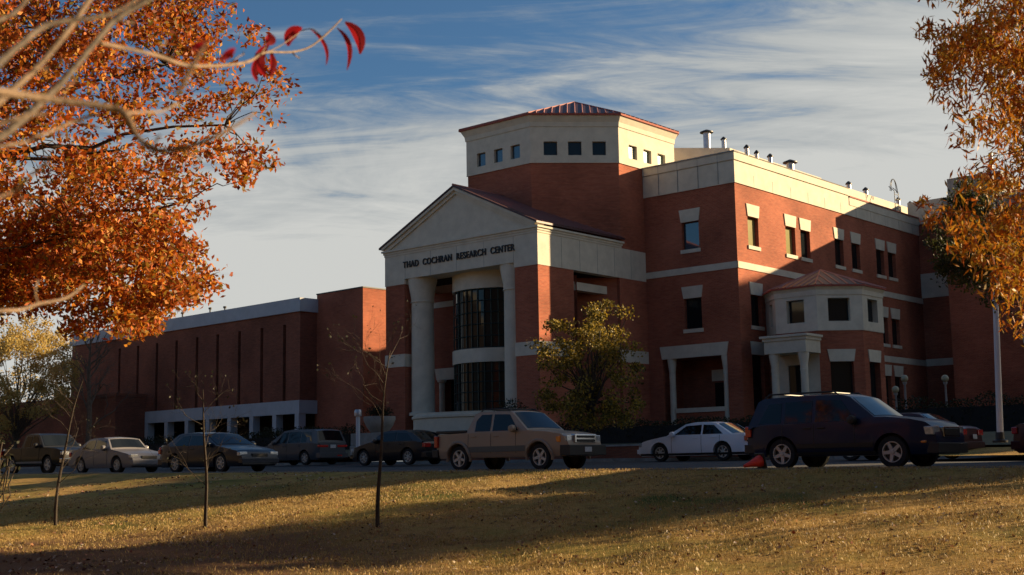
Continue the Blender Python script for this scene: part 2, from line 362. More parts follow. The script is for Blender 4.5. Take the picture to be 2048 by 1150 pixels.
# sides: 0 = right face (b rises), 4 = front face (a rises), 5 = chamfer (from front face to right face)
tower_faces(ZB, 16.22, 'brick', {}, 0)
tower_faces(16.22, 18.2, 'cream', {0: [(.93, 1.69, zt0, zt1), (2.33, 3.07, zt0, zt1), (3.70, 4.45, zt0, zt1)],
    4: [(.80, 1.45, zt0, zt1), (2.08, 2.72, zt0, zt1), (3.30, 3.98, zt0, zt1)], 5: [(.72, 1.46, zt0, zt1), (2.05, 2.79, zt0, zt1), (3.38, 4.12, zt0, zt1)]}, .05)
cm = MB(); prev = None
for off, z in ((.05, 18.2), (.09, 18.2), (.12, 18.45), (.26, 18.72), (.28, 18.78)):
    r = [(p[0], p[1], z) for p in ring(off * SG)]
    if prev: cm.add(prev + r, [(i, (i + 1) % 6, (i + 1) % 6 + 6, i + 6) for i in range(6)])
    prev = r
cm.build('tower_cornice', 'cream', RB)
MB().prism([tuple(p) for p in ring(.06 * SG)], 16.19, 16.22).build('tower_ledge', 'cream', RB)
MB().prism([tuple(p) for p in ring(.36 * SG)], 18.78, 18.88).build('roof_edge', 'trim', RB)
rr = ring(.34 * SG); ap = (-10.6, .1, 21.05)
tr = MB().add([(p[0], p[1], 18.89) for p in rr] + [ap], [(i, (i + 1) % 6, 6) for i in range(6)]).build('tower_roof', 'roof', RB)
rs = MB()
for i in range(6):
    p, q = rr[i], rr[(i + 1) % 6]; L = (q - p).length; n = int(L / .42)
    A = Vector(ap); Pa, Qa = Vector((*p, 18.9)), Vector((*q, 18.9)); mid = (Pa + Qa) / 2; up = (A - mid)
    for k in range(1, n):
        s = Pa.lerp(Qa, k / n); f = 1 - abs(2 * k / n - 1)
        rs.tube([s, s + up * f * .98], .05, 4)
    rs.tube([Pa, A], .05, 4)
rs.build('roof_rib', 'seam', tr)
# portico
AL, AR, BF, AC = -16.75, -5.83, -9.25, -11.35
for a0, a1 in ((AL, -15.28), (-7.35, AR)):
    box('portico_pier', 'brick', RB, a0, a1, BF, BF + 1.3, .4, 9.88)
for q in ((AR - .4, AR, BF + 1.3, -6.41), (AR - .4, AR, -2.44, -.002), ): box('portico_side_wall', 'brick', RB, *q, .4, 9.88)
for a0, a1 in ((AL - .04, -15.25), (-7.38, AR + .04)): box('portico_band', 'cream', RB, a0, a1, BF - .04, BF + 1.32, 5.40, 6.08)
pb = MB().box(AR - .4, AR + .04, BF + 1.32, -6.40, 5.40, 6.08); pb.build('portico_band', 'cream', RB)
box('portico_band', 'cream', RB, AR - .4, AR + .04, -2.45, -.003, 5.36, 6.02)
en = MB()
en.box(AL - .03, -15.25, BF - .03, BF + 1.35, 9.88, 10.15); en.box(-7.38, AR + .03, BF - .03, BF + 1.35, 9.88, 10.15)
en.box(AL - .03, AR + .03, BF - .03, BF + 1.35, 10.15, 11.50)
en.box(AR - .45, AR + .03, BF + 1.35, -.004, 9.88, 11.50); en.box(AL - .03, AL + .45, BF + 1.35, -2.2, 9.88, 11.50)
en.box(AL - .06, AR + .06, BF - .06, BF + 1.35, 11.50, 11.62); en.box(AR - .45, AR + .06, BF + 1.35, -2.25, 11.50, 11.62)
en.box(AL - .18, AR + .18, BF - .18, BF + 1.35, 11.74, 11.84); en.box(AL - .1, AR + .1, BF - .1, BF + 1.35, 11.62, 11.74)
en.box(AR - .45, AR + .1, BF + 1.35, -2.2, 11.62, 11.74); en.box(AR - .45, AR + .18, BF + 1.35, -2.15, 11.74, 11.84)
en.build('entablature', 'cream', RB)
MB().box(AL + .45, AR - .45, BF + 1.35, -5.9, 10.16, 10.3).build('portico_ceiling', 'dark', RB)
MB().box(-9.0, AR - .46, -5.89, -.05, 9.9, 10.1).build('darkening_ceiling', 'dark', RB)  # near-black ceiling added to darken the side opening
jm = MB()
for b in (-7.4, -5.9, -4.4, -2.9, -1.4): jm.box(AR + .031, AR + .036, b, b + .02, 9.9, 11.48)
for a in (-15.2, -13.27, -11.35, -9.42, -7.4): jm.box(a, a + .02, BF - .036, BF - .031, 10.17, 11.48)
jm.build('panel_joint', 'concrete', RB)
# pediment
ZE, ZA = 11.84, 14.62
slope = (ZA - ZE) / (AC - AL + .18)
pe = MB().prism([(AL + .2, ZE), (AR - .2, ZE), (AC, ZA - .28)], BF + .02, BF + .5, 'y'); pe.build('pediment', 'cream', RB)
ra = MB()
for s in (-1, 1):
    e = AC + s * (AC - AL + .2)
    for w0, w1, b0 in ((.0, .16, BF - .2), (.16, .34, BF - .08)):
        q = [(e, ZE - w0 + .14), (AC, ZA - w0), (AC, ZA - w1), (e - s * (w1 * .6), ZE - w1 + .20)]
        ra.prism(q, b0, BF + .5, 'y')
ra.build('raking_cornice', 'cream', RB)
ro = MB()
for s in (-1, 1):
    e = AC + s * (AC - AL + .3)
    ro.prism([(e, ZE + .10), (AC, ZA + .03), (AC, ZA + .11), (e, ZE + .2)], BF - .25, -2.1, 'y')
pr = ro.build('portico_roof', 'roof', RB)
rs = MB()
for s in (-1, 1):
    e = AC + s * (AC - AL + .3)
    for k in range(1, 18):
        b = BF - .2 + k * .42; 
        if b > -2.2: break
        rs.tube([(e, b, ZE + .22), (AC, b, ZA + .12)], .03, 4)
rs.tube([(AC, BF - .26, ZA + .12), (AC, -5.7, ZA + .12)], .07, 6)
rs.build('roof_rib', 'seam', pr)
# lettering
cu = bpy.data.curves.new('lettering', 'FONT'); cu.body = 'THAD  COCHRAN  RESEARCH  CENTER'; cu.size = .47; cu.extrude = .03; cu.offset = .007; cu.space_character = 1.12
tmp = bpy.data.objects.new('tmp', cu); COL.objects.link(tmp); bpy.context.view_layer.update()
me = bpy.data.meshes.new_from_object(tmp.evaluated_get(bpy.context.evaluated_depsgraph_get())); bpy.data.objects.remove(tmp)
xs = [v.co.x for v in me.vertices]; ys = [v.co.y for v in me.vertices]; w0, w1, g0, g1 = min(xs), max(xs), min(ys), max(ys)
for v in me.vertices:
    x, y, z = v.co; v.co = (-15.30 + (x - w0) / (w1 - w0) * 8.02, BF - .07 - z, 10.74 + (y - g0) / (g1 - g0) * .36)
me.materials.clear(); me.materials.append(MAT['letter'])
vx = sorted({round(v.co.x, 3) for v in me.vertices}); gaps = sorted(sorted(((q_ - p_, (p_ + q_) / 2) for p_, q_ in zip(vx, vx[1:])), reverse=True)[:3], key=lambda g: g[1]); cuts = [-99] + [g[1] for g in gaps] + [99]
for c0, c1 in zip(cuts, cuts[1:]):
    m2 = me.copy(); bm = bmesh.new(); bm.from_mesh(m2); bmesh.ops.delete(bm, geom=[v for v in bm.verts if not c0 < v.co.x < c1], context='VERTS'); bm.to_mesh(m2); bm.free()
    lo_ = bpy.data.objects.new('lettering', m2); COL.objects.link(lo_); lo_.parent = RB
column('column', AC - 3.35, -8.45, 2.75, 10.15, .62, .80); column('column', AC + 3.35, -8.45, 2.75, 10.15, .62, .80)
# wall behind the portico
wall('wall', 'brick', RB, (-16.95, -5.62), *F1, 10.7, ZB, 9.75, [(.8, 2.2, 2.6, 4.85, .9)])
wall('wall', 'brick', RB, (-16.95, 6.4), (0, -1), (-1, 0), 12.02, ZB, 10.2)
BW = ((-16.35, -5.62), *F1)
slab(MB(), *BW, -.6, 10, 8.96, 9.28, .04, .02).build('string_course', 'cream', RB)
slab(MB(), *BW, -.2, 1.75, 4.85, 5.5, .06, .02, -.05, 1.65).build('lintel', 'cream', RB)
column('column', -15.9, -5.75, 2.6, 4.85, .16, .26)
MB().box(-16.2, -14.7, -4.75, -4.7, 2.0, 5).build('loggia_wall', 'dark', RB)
# rotunda
RC, RR_ = (AC + .1, -5.95), 2.6
MB().lathe([(RR_, 9.25), (RR_, 10.16)], (*RC, 0), 64).build('rotunda_band', 'cream', RB, smooth=True)
MB().lathe([(RR_ + .03, 5.38), (RR_ + .03, 6.10)], (*RC, 0), 64).build('rotunda_band', 'cream', RB, smooth=True)
MB().lathe([(RR_ - .12, 2.7), (RR_ - .12, 9.26)], (*RC, 0), 64).build('rotunda_glass', 'glass', RB, smooth=False)
rm = MB(); nm = 22
for k in range(nm):
    t = pi + pi * k / (nm - 1); x, y = RC[0] + (RR_ - .07) * cos(t), RC[1] + (RR_ - .07) * sin(t)
    for z0, z1 in ((2.75, 5.38), (6.1, 9.25)): rm.tube([(x, y, z0), (x, y, z1)], .032, 4)
for z in (2.8, 3.32, 3.84, 4.36, 4.88, 6.14, 6.75, 7.37, 7.99, 8.61, 9.2):
    rm.tube([(RC[0] + (RR_ - .06) * cos(pi + pi * k / 40), RC[1] + (RR_ - .06) * sin(pi + pi * k / 40), z) for k in range(41)], .026, 4)
rm.build('rotunda_mullion', 'mullion', RB)
# podium
PC = (AC, -6.9)
MB().lathe([(4.0, .2), (4.0, 2.45), (4.08, 2.5), (4.08, 2.62), (4.0, 2.66), (4.0, 2.76)], (*PC, 0), 64).build('podium', 'cream', RB, smooth=True)
# inner beam of the side opening, darkened by the added ceiling
MB().box(-6.9, -6.4, -6.3, -2.46, 9.0, 9.42).build('inner_beam', 'cream', RB)
# bay
r_, ac, bc = 2.8, 2.5, 4.2; s_ = .828 * r_
OCT = [(ac + s_ / 2, bc - r_), (ac + r_, bc - s_ / 2), (ac + r_, bc + s_ / 2), (ac + s_ / 2, bc + r_), (ac - s_ / 2, bc + r_), (ac - r_, bc + s_ / 2), (ac - r_, bc - s_ / 2), (ac - s_ / 2, bc - r_)]
def oct_ring(k): return [(ac + (x - ac) * (1 + k / r_), bc + (y - bc) * (1 + k / r_)) for x, y in OCT]
def oct_faces(z0, z1, m, holes, off):
    R = [Vector(p) for p in oct_ring(off)]
    for i in (6, 7, 0, 1, 2):
        p, q = R[i], R[(i + 1) % 8]; d = (q - p).normalized(); nrm = Vector((d[1], -d[0]))
        wall('bay_wall', m, RB, p, d, nrm, (q - p).length, z0, z1, holes.get(i, ()), .3)
        for h in holes.get(i, ()): window(RB, p, d, nrm, *h[:4], sill=False, depth=.28, lintel=.62 if m == 'brick' else None)
oct_faces(ZB, 6.55, 'brick', {0: [(.55, 1.75, 2.1, 4.95)], 1: [(.55, 1.75, 2.1, 4.95)], 7: []}, 0)
oct_faces(6.55, 8.35, 'cream', {6: [(1.2, 1.8, 7.0, 8.15)], 7: [(.65, 1.65, 7.0, 8.18)], 0: [(.58, 1.72, 7.0, 8.18)], 1: [(.58, 1.72, 7.0, 8.18)], 2: []}, .06)
bm_ = MB(); prev = None
for off, z in ((.06, 8.35), (.1, 8.35), (.1, 8.6), (.2, 8.76)):
    r = [(x, y, z) for x, y in oct_ring(off)]
    if prev: bm_.add(prev + r, [(i, (i + 1) % 8, (i + 1) % 8 + 8, i + 8) for i in range(8)])
    prev = r
bm_.build('bay_cornice', 'cream', RB)
MB().prism(oct_ring(.055), 6.52, 6.55).build('bay_ledge', 'cream', RB)
MB().prism(oct_ring(.28), 8.76, 8.84).build('roof_edge', 'trim', RB)
rg = oct_ring(.26); ap = (ac, bc, 10.05)
br = MB().add([(x, y, 8.85) for x, y in rg] + [ap], [(i, (i + 1) % 8, 8) for i in range(8)]).build('bay_roof', 'roof', RB)
rs = MB()
for i in range(8):
    Pa, Qa = Vector((*rg[i], 8.86)), Vector((*rg[(i + 1) % 8], 8.86)); up = Vector(ap) - (Pa + Qa) / 2
    for k in range(1, 6): s0 = Pa.lerp(Qa, k / 6); rs.tube([s0, s0 + up * (1 - abs(2 * k / 6 - 1)) * .98], .045, 4)
    rs.tube([Pa, ap], .045, 4)
rs.build('roof_rib', 'seam', br)
# bay porch
bp0 = bc - r_
pm = MB().box(1.45, 3.78, bp0 - 1.6, bp0 - .07, 5.37, 6.0).box(1.38, 3.85, bp0 - 1.67, bp0 - .07, 6.0, 6.16).box(1.28, 3.95, bp0 - 1.77, bp0 - .07, 6.16, 6.28)
pm.build('porch_entablature', 'cream', RB)
column('column', 1.85, bp0 - 1.3, 1.3, 5.37, .19, .28); column('column', 3.48, bp0 - 1.3, 1.3, 5.37, .19, .28)
wall('porch_wall', 'cream', RB, (1.2, bp0 - .07), *F1, 2.5, 1.0, 5.36, [(.72, 1.45, 1.0, 4.85, .15)])
window(RB, (1.2, bp0 - .07), *F1, .72, 1.45, 1.2, 4.85, sill=False, depth=.02, name='door')
# rooftop vents
def vent(x, ytop, ybot, k, fixed, w=.22, hood=False):
    # foot stands on the roof deck
    r = ray(x, ytop)
    if fixed == 'b': t = (k + C2.dot(V)) / Vector((r[0], r[1])).dot(V)
    else: t = (k + C2.dot(U)) / Vector((r[0], r[1])).dot(U)
    P = r * t; a, b = loc2ab(P[0], P[1])
    m = MB().lathe([(w * .55, 15.5), (w * .55, P[2] - .12)], (a, b, 0), 12)
    v = m.build('vent_pipe', 'steel', RB, smooth=True)
    hw = w * (1.05 if hood else .8)
    MB().lathe([(hw, P[2] - .16), (hw, P[2] - .10), (w * .2, P[2] + .05)], (a, b, 0), 12).build('vent_cap', 'black', v, smooth=True)
vent(1413, 261, 296, 12, 'b', .42, True); vent(1447, 275, 296, 14, 'b', .26)
for x, yt, w in ((1493, 291, .22), (1513, 302, .2), (1540, 309, .24), (1580, 321, .42), (1697, 364, .26), (1731, 376, .26), (1796, 396, .24), (1820, 404, .24)):
    vent(x, yt, 0, -2.2, 'a', w, w > .3)
# guard hoop and ladder over the parapet
lm_ = MB(); lb = 19.6
for db in (-.28, .28): lm_.tube([(.16, lb + db, 15.75), (.16, lb + db, 17.0), (-.2, lb + db, 17.35)], .025, 5)
for k in range(4): lm_.tube([(.16, lb - .28, 15.9 + k * .3), (.16, lb + .28, 15.9 + k * .3)], .02, 5)
for rx in (.55, .38): lm_.tube([(.0, lb + rx * cos(t * pi / 10), 17.0 + .85 * sin(max(0, t) * pi / 10)) for t in range(0, 11)], .022, 5)
lm_.build('roof_ladder', 'black', RB)

# ================================================================== LEFT BUILDING (own frame)
K = (-9.8498, 84.0); YL = radians(43.4)
LB = empty('lecture_building', (K[0], K[1], 0), -YL, label='long low brick building with white roof fascia and tall slit windows', cat='building')
BL = -1.42; WL = ((-36.3, BL), *F1)
MB().box(-4.89, 0, 0, 9, .6, 11.85).build('stair_tower', 'brick', LB)
MB().box(-4.93, .04, -.04, 9.04, 11.85, 11.93).build('tower_coping', 'frame', LB)
sl_ = [-6.63, -9.25, -11.95, -14.69, -17.37, -20.16, -22.92, -25.7, -28.5]
hs = [(36.3 + a - .17, 36.3 + a + .17, 4.64, 9.85) for a in sl_]
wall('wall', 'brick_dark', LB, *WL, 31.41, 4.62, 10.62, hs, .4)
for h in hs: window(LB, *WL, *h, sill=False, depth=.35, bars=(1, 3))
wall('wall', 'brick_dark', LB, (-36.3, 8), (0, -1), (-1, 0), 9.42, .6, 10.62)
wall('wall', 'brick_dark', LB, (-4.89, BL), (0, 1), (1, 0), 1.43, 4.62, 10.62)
MB().box(-36.5, -4.75, BL - .14, 8, 10.62, 11.55).build('fascia', 'white', LB)
MB().box(-36.3, -5, BL + .02, 8, 4.5, 4.6).build('floor_slab', 'concrete', LB)
MB().box(-24.3, -4.80, BL - .1, BL + .25, 3.72, 4.62).box(-5.14, -4.80, BL + .25, 0, 3.72, 4.62).build('lower_band', 'white', LB)
for a in (-24.1, -21.3, -18.5, -15.75, -13.0, -10.3, -7.62, -5.1): box('pier', 'white', LB, a - .22, a + .22, BL - .08, BL + .5, .8, 3.72)
MB().box(-10.5, -2.8, BL - .7, BL - .2, .6, 2.1).build('base_wall', 'white', LB)
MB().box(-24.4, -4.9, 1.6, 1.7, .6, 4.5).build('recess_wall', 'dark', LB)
MB().box(-36.3, -24.32, BL, BL + .3, .5, 4.62).build('lower_wall', 'brick_dark', LB)
MB().box(-36.28, -.1, 8.9, 9.2, .5, 10.6).box(-5.1, -4.95, .02, 8.8, .5, 10.6).build('rear_wall', 'brick_dark', LB)
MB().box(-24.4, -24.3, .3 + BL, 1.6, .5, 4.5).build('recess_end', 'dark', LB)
MB().box(-47, -24.33, BL - 2.6, BL - .002, .5, 5.75).build('low_wing', 'brick_dark', LB)
MB().box(-47.05, -24.28, BL - 2.66, BL - .002, 5.75, 6.0).build('wing_coping', 'brick_dark', LB)
for a, z in ((-18.3, 12.5), (-20.3, 12.6), (-24.2, 12.6), (-26.0, 12.55), (-15.2, 12.2)):
    v = MB().lathe([(.06, 11.5), (.06, z - .15), (.13, z - .14), (.13, z)], (a, BL + 3, 0), 8).build('roof_vent', 'black', LB)

# ================================================================== RIGHT WING
WB = empty('clinic_wing', (C2[0], C2[1], 0), -YAW, label='dark shaded brick wing behind the flagpole and the right orange tree', cat='building')
wall('wall', 'brick', WB, (-.5, 23.0), *F1, 4.6, .5, 15.3, [])
wall('side_wall', 'brick', WB, (3.0, 23), (0, -1), (-1, 0), 3, .5, 15.0)
MB().box(-.6, 3.0, 22.92, 23.4, 15.3, 16.85).build('frieze', 'cream', WB)
for z0, z1 in ((10.4, 12.0), (5.95, 6.4)): MB().box(-.02, 2.98, 22.95, 23.1, z0, z1).build('string_course', 'cream', WB)
wall('wall', 'brick', WB, (3.0, 20.0), *F1, 9.6, .5, 15.0, [(4.4, 5.3, 9.4, 10.9), (7.9, 8.8, 9.4, 10.9), (4.4, 5.3, 5.2, 6.7)])
for h in ((4.4, 5.3, 9.4, 10.9), (7.9, 8.8, 9.4, 10.9), (4.4, 5.3, 5.2, 6.7)): window(WB, (3.0, 20.0), *F1, *h, lintel=.6)
wall('wall', 'brick', WB, (12.6, 20.0), *F2, 10, .5, 15.0)
MB().box(2.95, 12.65, 19.94, 30, 15.0, 16.0).build('frieze', 'concrete', WB)
box('roof_plant_room', 'concrete', WB, 3.1, 6.5, 20.6, 24, 16.0, 17.5)

# ================================================================== OFF-FRAME BLOCK that shades the forecourt
sv = Vector(SUN_AZ); pn = Vector((-SUN_AZ[1], SUN_AZ[0])); Q = C2 + 3 * V + 60 * sv; tq = Q.dot(pn)
OB = empty('office_block', (Q[0], Q[1], 0), atan2(sv[1], sv[0]), label='tall plain brick office block beyond the right edge of the view', cat='building')
TZ = 9.95 + .2905 * 60; t0, t1 = 33.0 - tq, 84 - tq
n0_, n1_ = 42.5 - tq, 50.0 - tq  # middle section lowered to let sun further down the yellow tree
for q0, q1, h in ((t0, n0_, TZ), (n0_, n1_, TZ - 1.2), (n1_, t1, TZ)):
    MB().box(0, 14, q0, q1, -.5, h - .8).build('wall', 'brick_dark', OB); MB().box(-.1, 14.1, q0, q1, h - .8, h).build('parapet', 'concrete', OB)
wm = None
for j in range(6):
    for k in range(9):
        y = t0 + 3 + k * 5.8
        if wm is None: wm = MB().box(-.06, 0, y, y + 2.2, 2, 3.9).build('window', 'glass', OB); wy = y
        else:
            c = wm.copy(); COL.objects.link(c); c.location = (0, y - wy, j * 3.9)

# dark block added behind the camera to cut sky light, seen only in glass
HB = empty('rear_sky_blocker', (0, -20, -1.7), label='long dark block added behind the camera to cut sky light', cat='building')
MB().box(-70, 55, -14, 0, 0, 27).build('wall', 'bark_dark', HB); MB().box(-70.2, 55.2, -14.2, .2, 27, 28).build('parapet', 'concrete', HB)
for j in range(4):
    for k in range(16):
        if j + k == 0: wq = MB().box(-56, -53.5, 0, .08, 2, 4.4).build('window', 'glass', HB)
        else: c = wq.copy(); COL.objects.link(c); c.location = (k * 6.2, 0, j * 4.8)

DB_ = empty('left_sky_blocker', (-73, 30, -1.5), label='long dark block added left of the view to hide the low sky', cat='building')  # unseen block added to keep bright low sky out of the car sides
MB().box(-7, 7, -60, 62, 0, 19).build('wall', 'bark_dark', DB_); MB().box(-7.2, 7.2, -60.2, 62.2, 19, 20).build('parapet', 'concrete', DB_)
for k in range(18):
    if k == 0: wq = MB().box(7.0, 7.08, -57, -54.5, 4, 15).build('window', 'glass', DB_)
    else: c = wq.copy(); COL.objects.link(c); c.location = (0, k * 6.4, 0)

# ================================================================== GROUND
def sheet(name, m, a0, a1, b0, b1, na, nb, fn, dz=0, kind='structure', **k):
    A, B = np.meshgrid(np.linspace(a0, a1, na), np.linspace(b0, b1, nb)); Zv = fn(A, B) + dz
    X_ = C2[0] + A * U[0] + B * V[0]; Y_ = C2[1] + A * U[1] + B * V[1]
    vs = np.stack([X_, Y_, Zv], -1).reshape(-1, 3); idx = np.arange(na * nb).reshape(nb, na)
    f = np.stack([idx[:-1, :-1], idx[:-1, 1:], idx[1:, 1:], idx[1:, :-1]], -1).reshape(-1, 4)
    me = bpy.data.meshes.new(name); me.from_pydata(vs.tolist(), [], f.tolist()); me.polygons.foreach_set('use_smooth', [True] * len(me.polygons))
    me.materials.append(m if not isinstance(m, str) else MAT[m]); o = bpy.data.objects.new(name, me); COL.objects.link(o)
    return tag(o, kind=kind, **k)
def lawn_mat():
    m = bpy.data.materials.new('dormant_lawn'); m.use_nodes = True; n, l = m.node_tree.nodes, m.node_tree.links
    p = n['Principled BSDF']; p.inputs['Roughness'].default_value = .95; p.inputs['Specular IOR Level'].default_value = .1
    t = n.new('ShaderNodeTexCoord')
    def nz(s, d, r=.6):
        x = n.new('ShaderNodeTexNoise'); x.inputs['Scale'].default_value = s; x.inputs['Detail'].default_value = d; x.inputs['Roughness'].default_value = r; l.new(t.outputs['Object'], x.inputs['Vector']); return x.outputs['Fac']
    def mrg(v, a, b):
        x = n.new('ShaderNodeMapRange'); x.inputs[1].default_value = a; x.inputs[2].default_value = b; l.new(v, x.inputs[0]); return x.outputs[0]
    def mixc(f, a, b):
        x = n.new('ShaderNodeMix'); x.data_type = 'RGBA'
        for i, v in ((0, f), (6, a), (7, b)):
            if hasattr(v, 'links'): l.new(v, x.inputs[i])
            else: x.inputs[i].default_value = (*v, 1)
        return x.outputs[2]
    c = mixc(mrg(nz(9, 8, .75), .35, .65), (.52, .335, .115), (.32, .195, .065))
    c = mixc(mrg(nz(.45, 4), .44, .6), c, (.27, .21, .055))
    c = mixc(mrg(nz(.22, 3), .56, .68), c, (.07, .10, .02))
    c = mixc(mrg(nz(.6, 5), .60, .72), c, (.26, .13, .05))
    c = mixc(mrg(nz(2.2, 6, .7), .52, .66), c, (.18, .11, .04))
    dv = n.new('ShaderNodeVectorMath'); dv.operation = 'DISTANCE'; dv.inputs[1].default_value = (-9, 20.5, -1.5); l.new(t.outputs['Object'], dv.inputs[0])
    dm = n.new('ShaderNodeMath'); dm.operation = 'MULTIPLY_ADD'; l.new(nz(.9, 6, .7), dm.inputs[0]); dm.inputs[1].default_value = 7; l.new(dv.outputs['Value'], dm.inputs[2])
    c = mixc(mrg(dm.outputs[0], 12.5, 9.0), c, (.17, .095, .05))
    l.new(c, p.inputs['Base Color'])
    b = n.new('ShaderNodeBump'); b.inputs['Strength'].default_value = 1; b.inputs['Distance'].default_value = .05; l.new(nz(22, 8, .8), b.inputs['Height']); l.new(b.outputs[0], p.inputs['Normal'])
    return m
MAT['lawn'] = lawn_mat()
def lawn_z(a, b):
    d = np.clip(-30.9 - b, 0, 2) / 2
    return zg(a, b) + .035 * (b < -30.5) + d * (.035 * np.sin(a * .55 + b * .3) + .03 * np.sin(a * 1.3 - b * .9 + 1) + .02 * np.sin(a * 2.7 + b * 2.1))
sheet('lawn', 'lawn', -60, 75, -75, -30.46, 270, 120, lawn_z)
sheet('road', 'asphalt', -90, 75, -30.46, -14.5, 60, 12, zg)
sheet('ground', 'lawn', -400, 400, -420, 700, 60, 60, lambda a, b: np.where(b < -20, -3.0, .2) + 0 * a)
sheet('forecourt', mat('forecourt_turf', (.10, .085, .04), .95, col2=(.06, .06, .03), noise_scale=2), -90, 75, -13.3, 60, 80, 40, lambda a, b: zg(a, np.maximum(b, -13.3)))
sheet('pavement', 'path', -90, 75, -14.35, -13.3, 60, 2, lambda a, b: zg(a, b * 0 - 14) + .12)
def kerb(name, b0, b1, h, a0=-90, a1=75):
    mb = MB(); n = 50
    for i in range(n):
        p, q = a0 + (a1 - a0) * i / n, a0 + (a1 - a0) * (i + 1) / n - .03; zp, zq = float(zg(p, b0)), float(zg(q, b0))
        mb.add([wp(p, b0, zp - .2), wp(q, b0, zq - .2), wp(q, b1, zq - .2), wp(p, b1, zp - .2), wp(p, b0, zp + h), wp(q, b0, zq + h), wp(q, b1, zq + h), wp(p, b1, zp + h)],
               [(0, 1, 5, 4), (1, 2, 6, 5), (2, 3, 7, 6), (3, 0, 4, 7), (4, 5, 6, 7)])
    o = mb.build(name, 'kerb'); return tag(o, kind='structure')
kerb('kerb', -30.47, -30.28, .055); kerb('kerb', -14.5, -14.34, .13)
# bay lines between the near cars
for i, a in enumerate((-20.6, -14.0, -7.4, 4.2, 10.9 + 4.4, 24.0)):
    o = sheet('bay_line', 'linepaint', a - .06, a + .06, -30.2, -27.7, 2, 3, zg, .005)
# grassy verge with the pole
sheet('verge', 'lawn', 18.0, 60, -21.5, -13.2, 30, 8, lambda a, b: zg(a, b * 0 - 20) + .14 + .25 * sm(b, -21.4, -17))
# low retaining wall
rwz = float(zg(0, -14))
RW = empty('retaining_wall', (C2[0], C2[1], 0), -YAW, label='low brick retaining wall with pale cap along the far pavement', cat='low wall')
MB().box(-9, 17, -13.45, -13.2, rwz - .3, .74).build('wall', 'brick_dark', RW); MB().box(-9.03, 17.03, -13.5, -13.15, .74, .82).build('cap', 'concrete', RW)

# ================================================================== FOLIAGE HELPERS
def leaf_mesh(name, C, L, Wd, mat_, parent=None, dirs=None, droop=0, flat=0):
    n = len(C); 
    d = RNG.normal(size=(n, 3)) if dirs is None else dirs + RNG.normal(size=(n, 3)) * .35
    d[:, 2] -= droop; d /= np.linalg.norm(d, axis=1)[:, None]
    r = RNG.normal(size=(n, 3)); 
    if flat: r[:, 2] *= flat
    s = np.cross(d, r); s /= np.linalg.norm(s, axis=1)[:, None] + 1e-9
    nn_ = np.cross(d, s)
    l = L * RNG.uniform(.65, 1.25, n)[:, None]; w = Wd * RNG.uniform(.7, 1.2, n)[:, None]
    v = np.empty((n, 4, 3)); v[:, 0] = C - d * l / 2; v[:, 2] = C + d * l / 2; v[:, 1] = C + s * w / 2 + nn_ * w * .15; v[:, 3] = C - s * w / 2 + nn_ * w * .15
    me = bpy.data.meshes.new(name); me.vertices.add(4 * n); me.vertices.foreach_set('co', v.reshape(-1)); me.loops.add(4 * n)
    me.loops.foreach_set('vertex_index', np.arange(4 * n)); me.polygons.add(n); me.polygons.foreach_set('loop_start', np.arange(n) * 4)
    me.polygons.foreach_set('loop_total', np.full(n, 4)); me.update(); me.validate()
    me.materials.append(mat_); o = bpy.data.objects.new(name, me); COL.objects.link(o); o.parent = parent
    return o
def scatter(clumps, per):
    out_ = []
    for c, r, k in clumps:
        n = int(per * k); p = RNG.normal(size=(n, 3)); p /= np.linalg.norm(p, axis=1)[:, None]; p *= (RNG.uniform(0, 1, n) ** .45)[:, None]
        out_.append(np.array(c) + p * r * np.array([1, 1, .75]))
    return np.concatenate(out_)
def grow(mb, p, q, r0, r1, wob=.06, n=6, sides=6):
    p, q = Vector(p), Vector(q); L = (q - p).length; pts = []; off = Vector((0, 0, 0))
    for i in range(n + 1):
        t = i / n
        if 0 < i < n: off = off + Vector([random.gauss(0, 1) for _ in range(3)]) * L * wob * .4
        pts.append(p.lerp(q, t) + off * (1 - abs(2 * t - 1)) + Vector((0, 0, L * .06 * sin(pi * t))))
    mb.tube(pts, [r0 + (r1 - r0) * i / n for i in range(n + 1)], sides); return pts
def inpoly(x, y, P):
    c = False; j = len(P) - 1
    for i in range(len(P)):
        if (P[i][1] > y) != (P[j][1] > y) and x < (P[j][0] - P[i][0]) * (y - P[i][1]) / (P[j][1] - P[i][1]) + P[i][0]: c = not c
        j = i
    return c
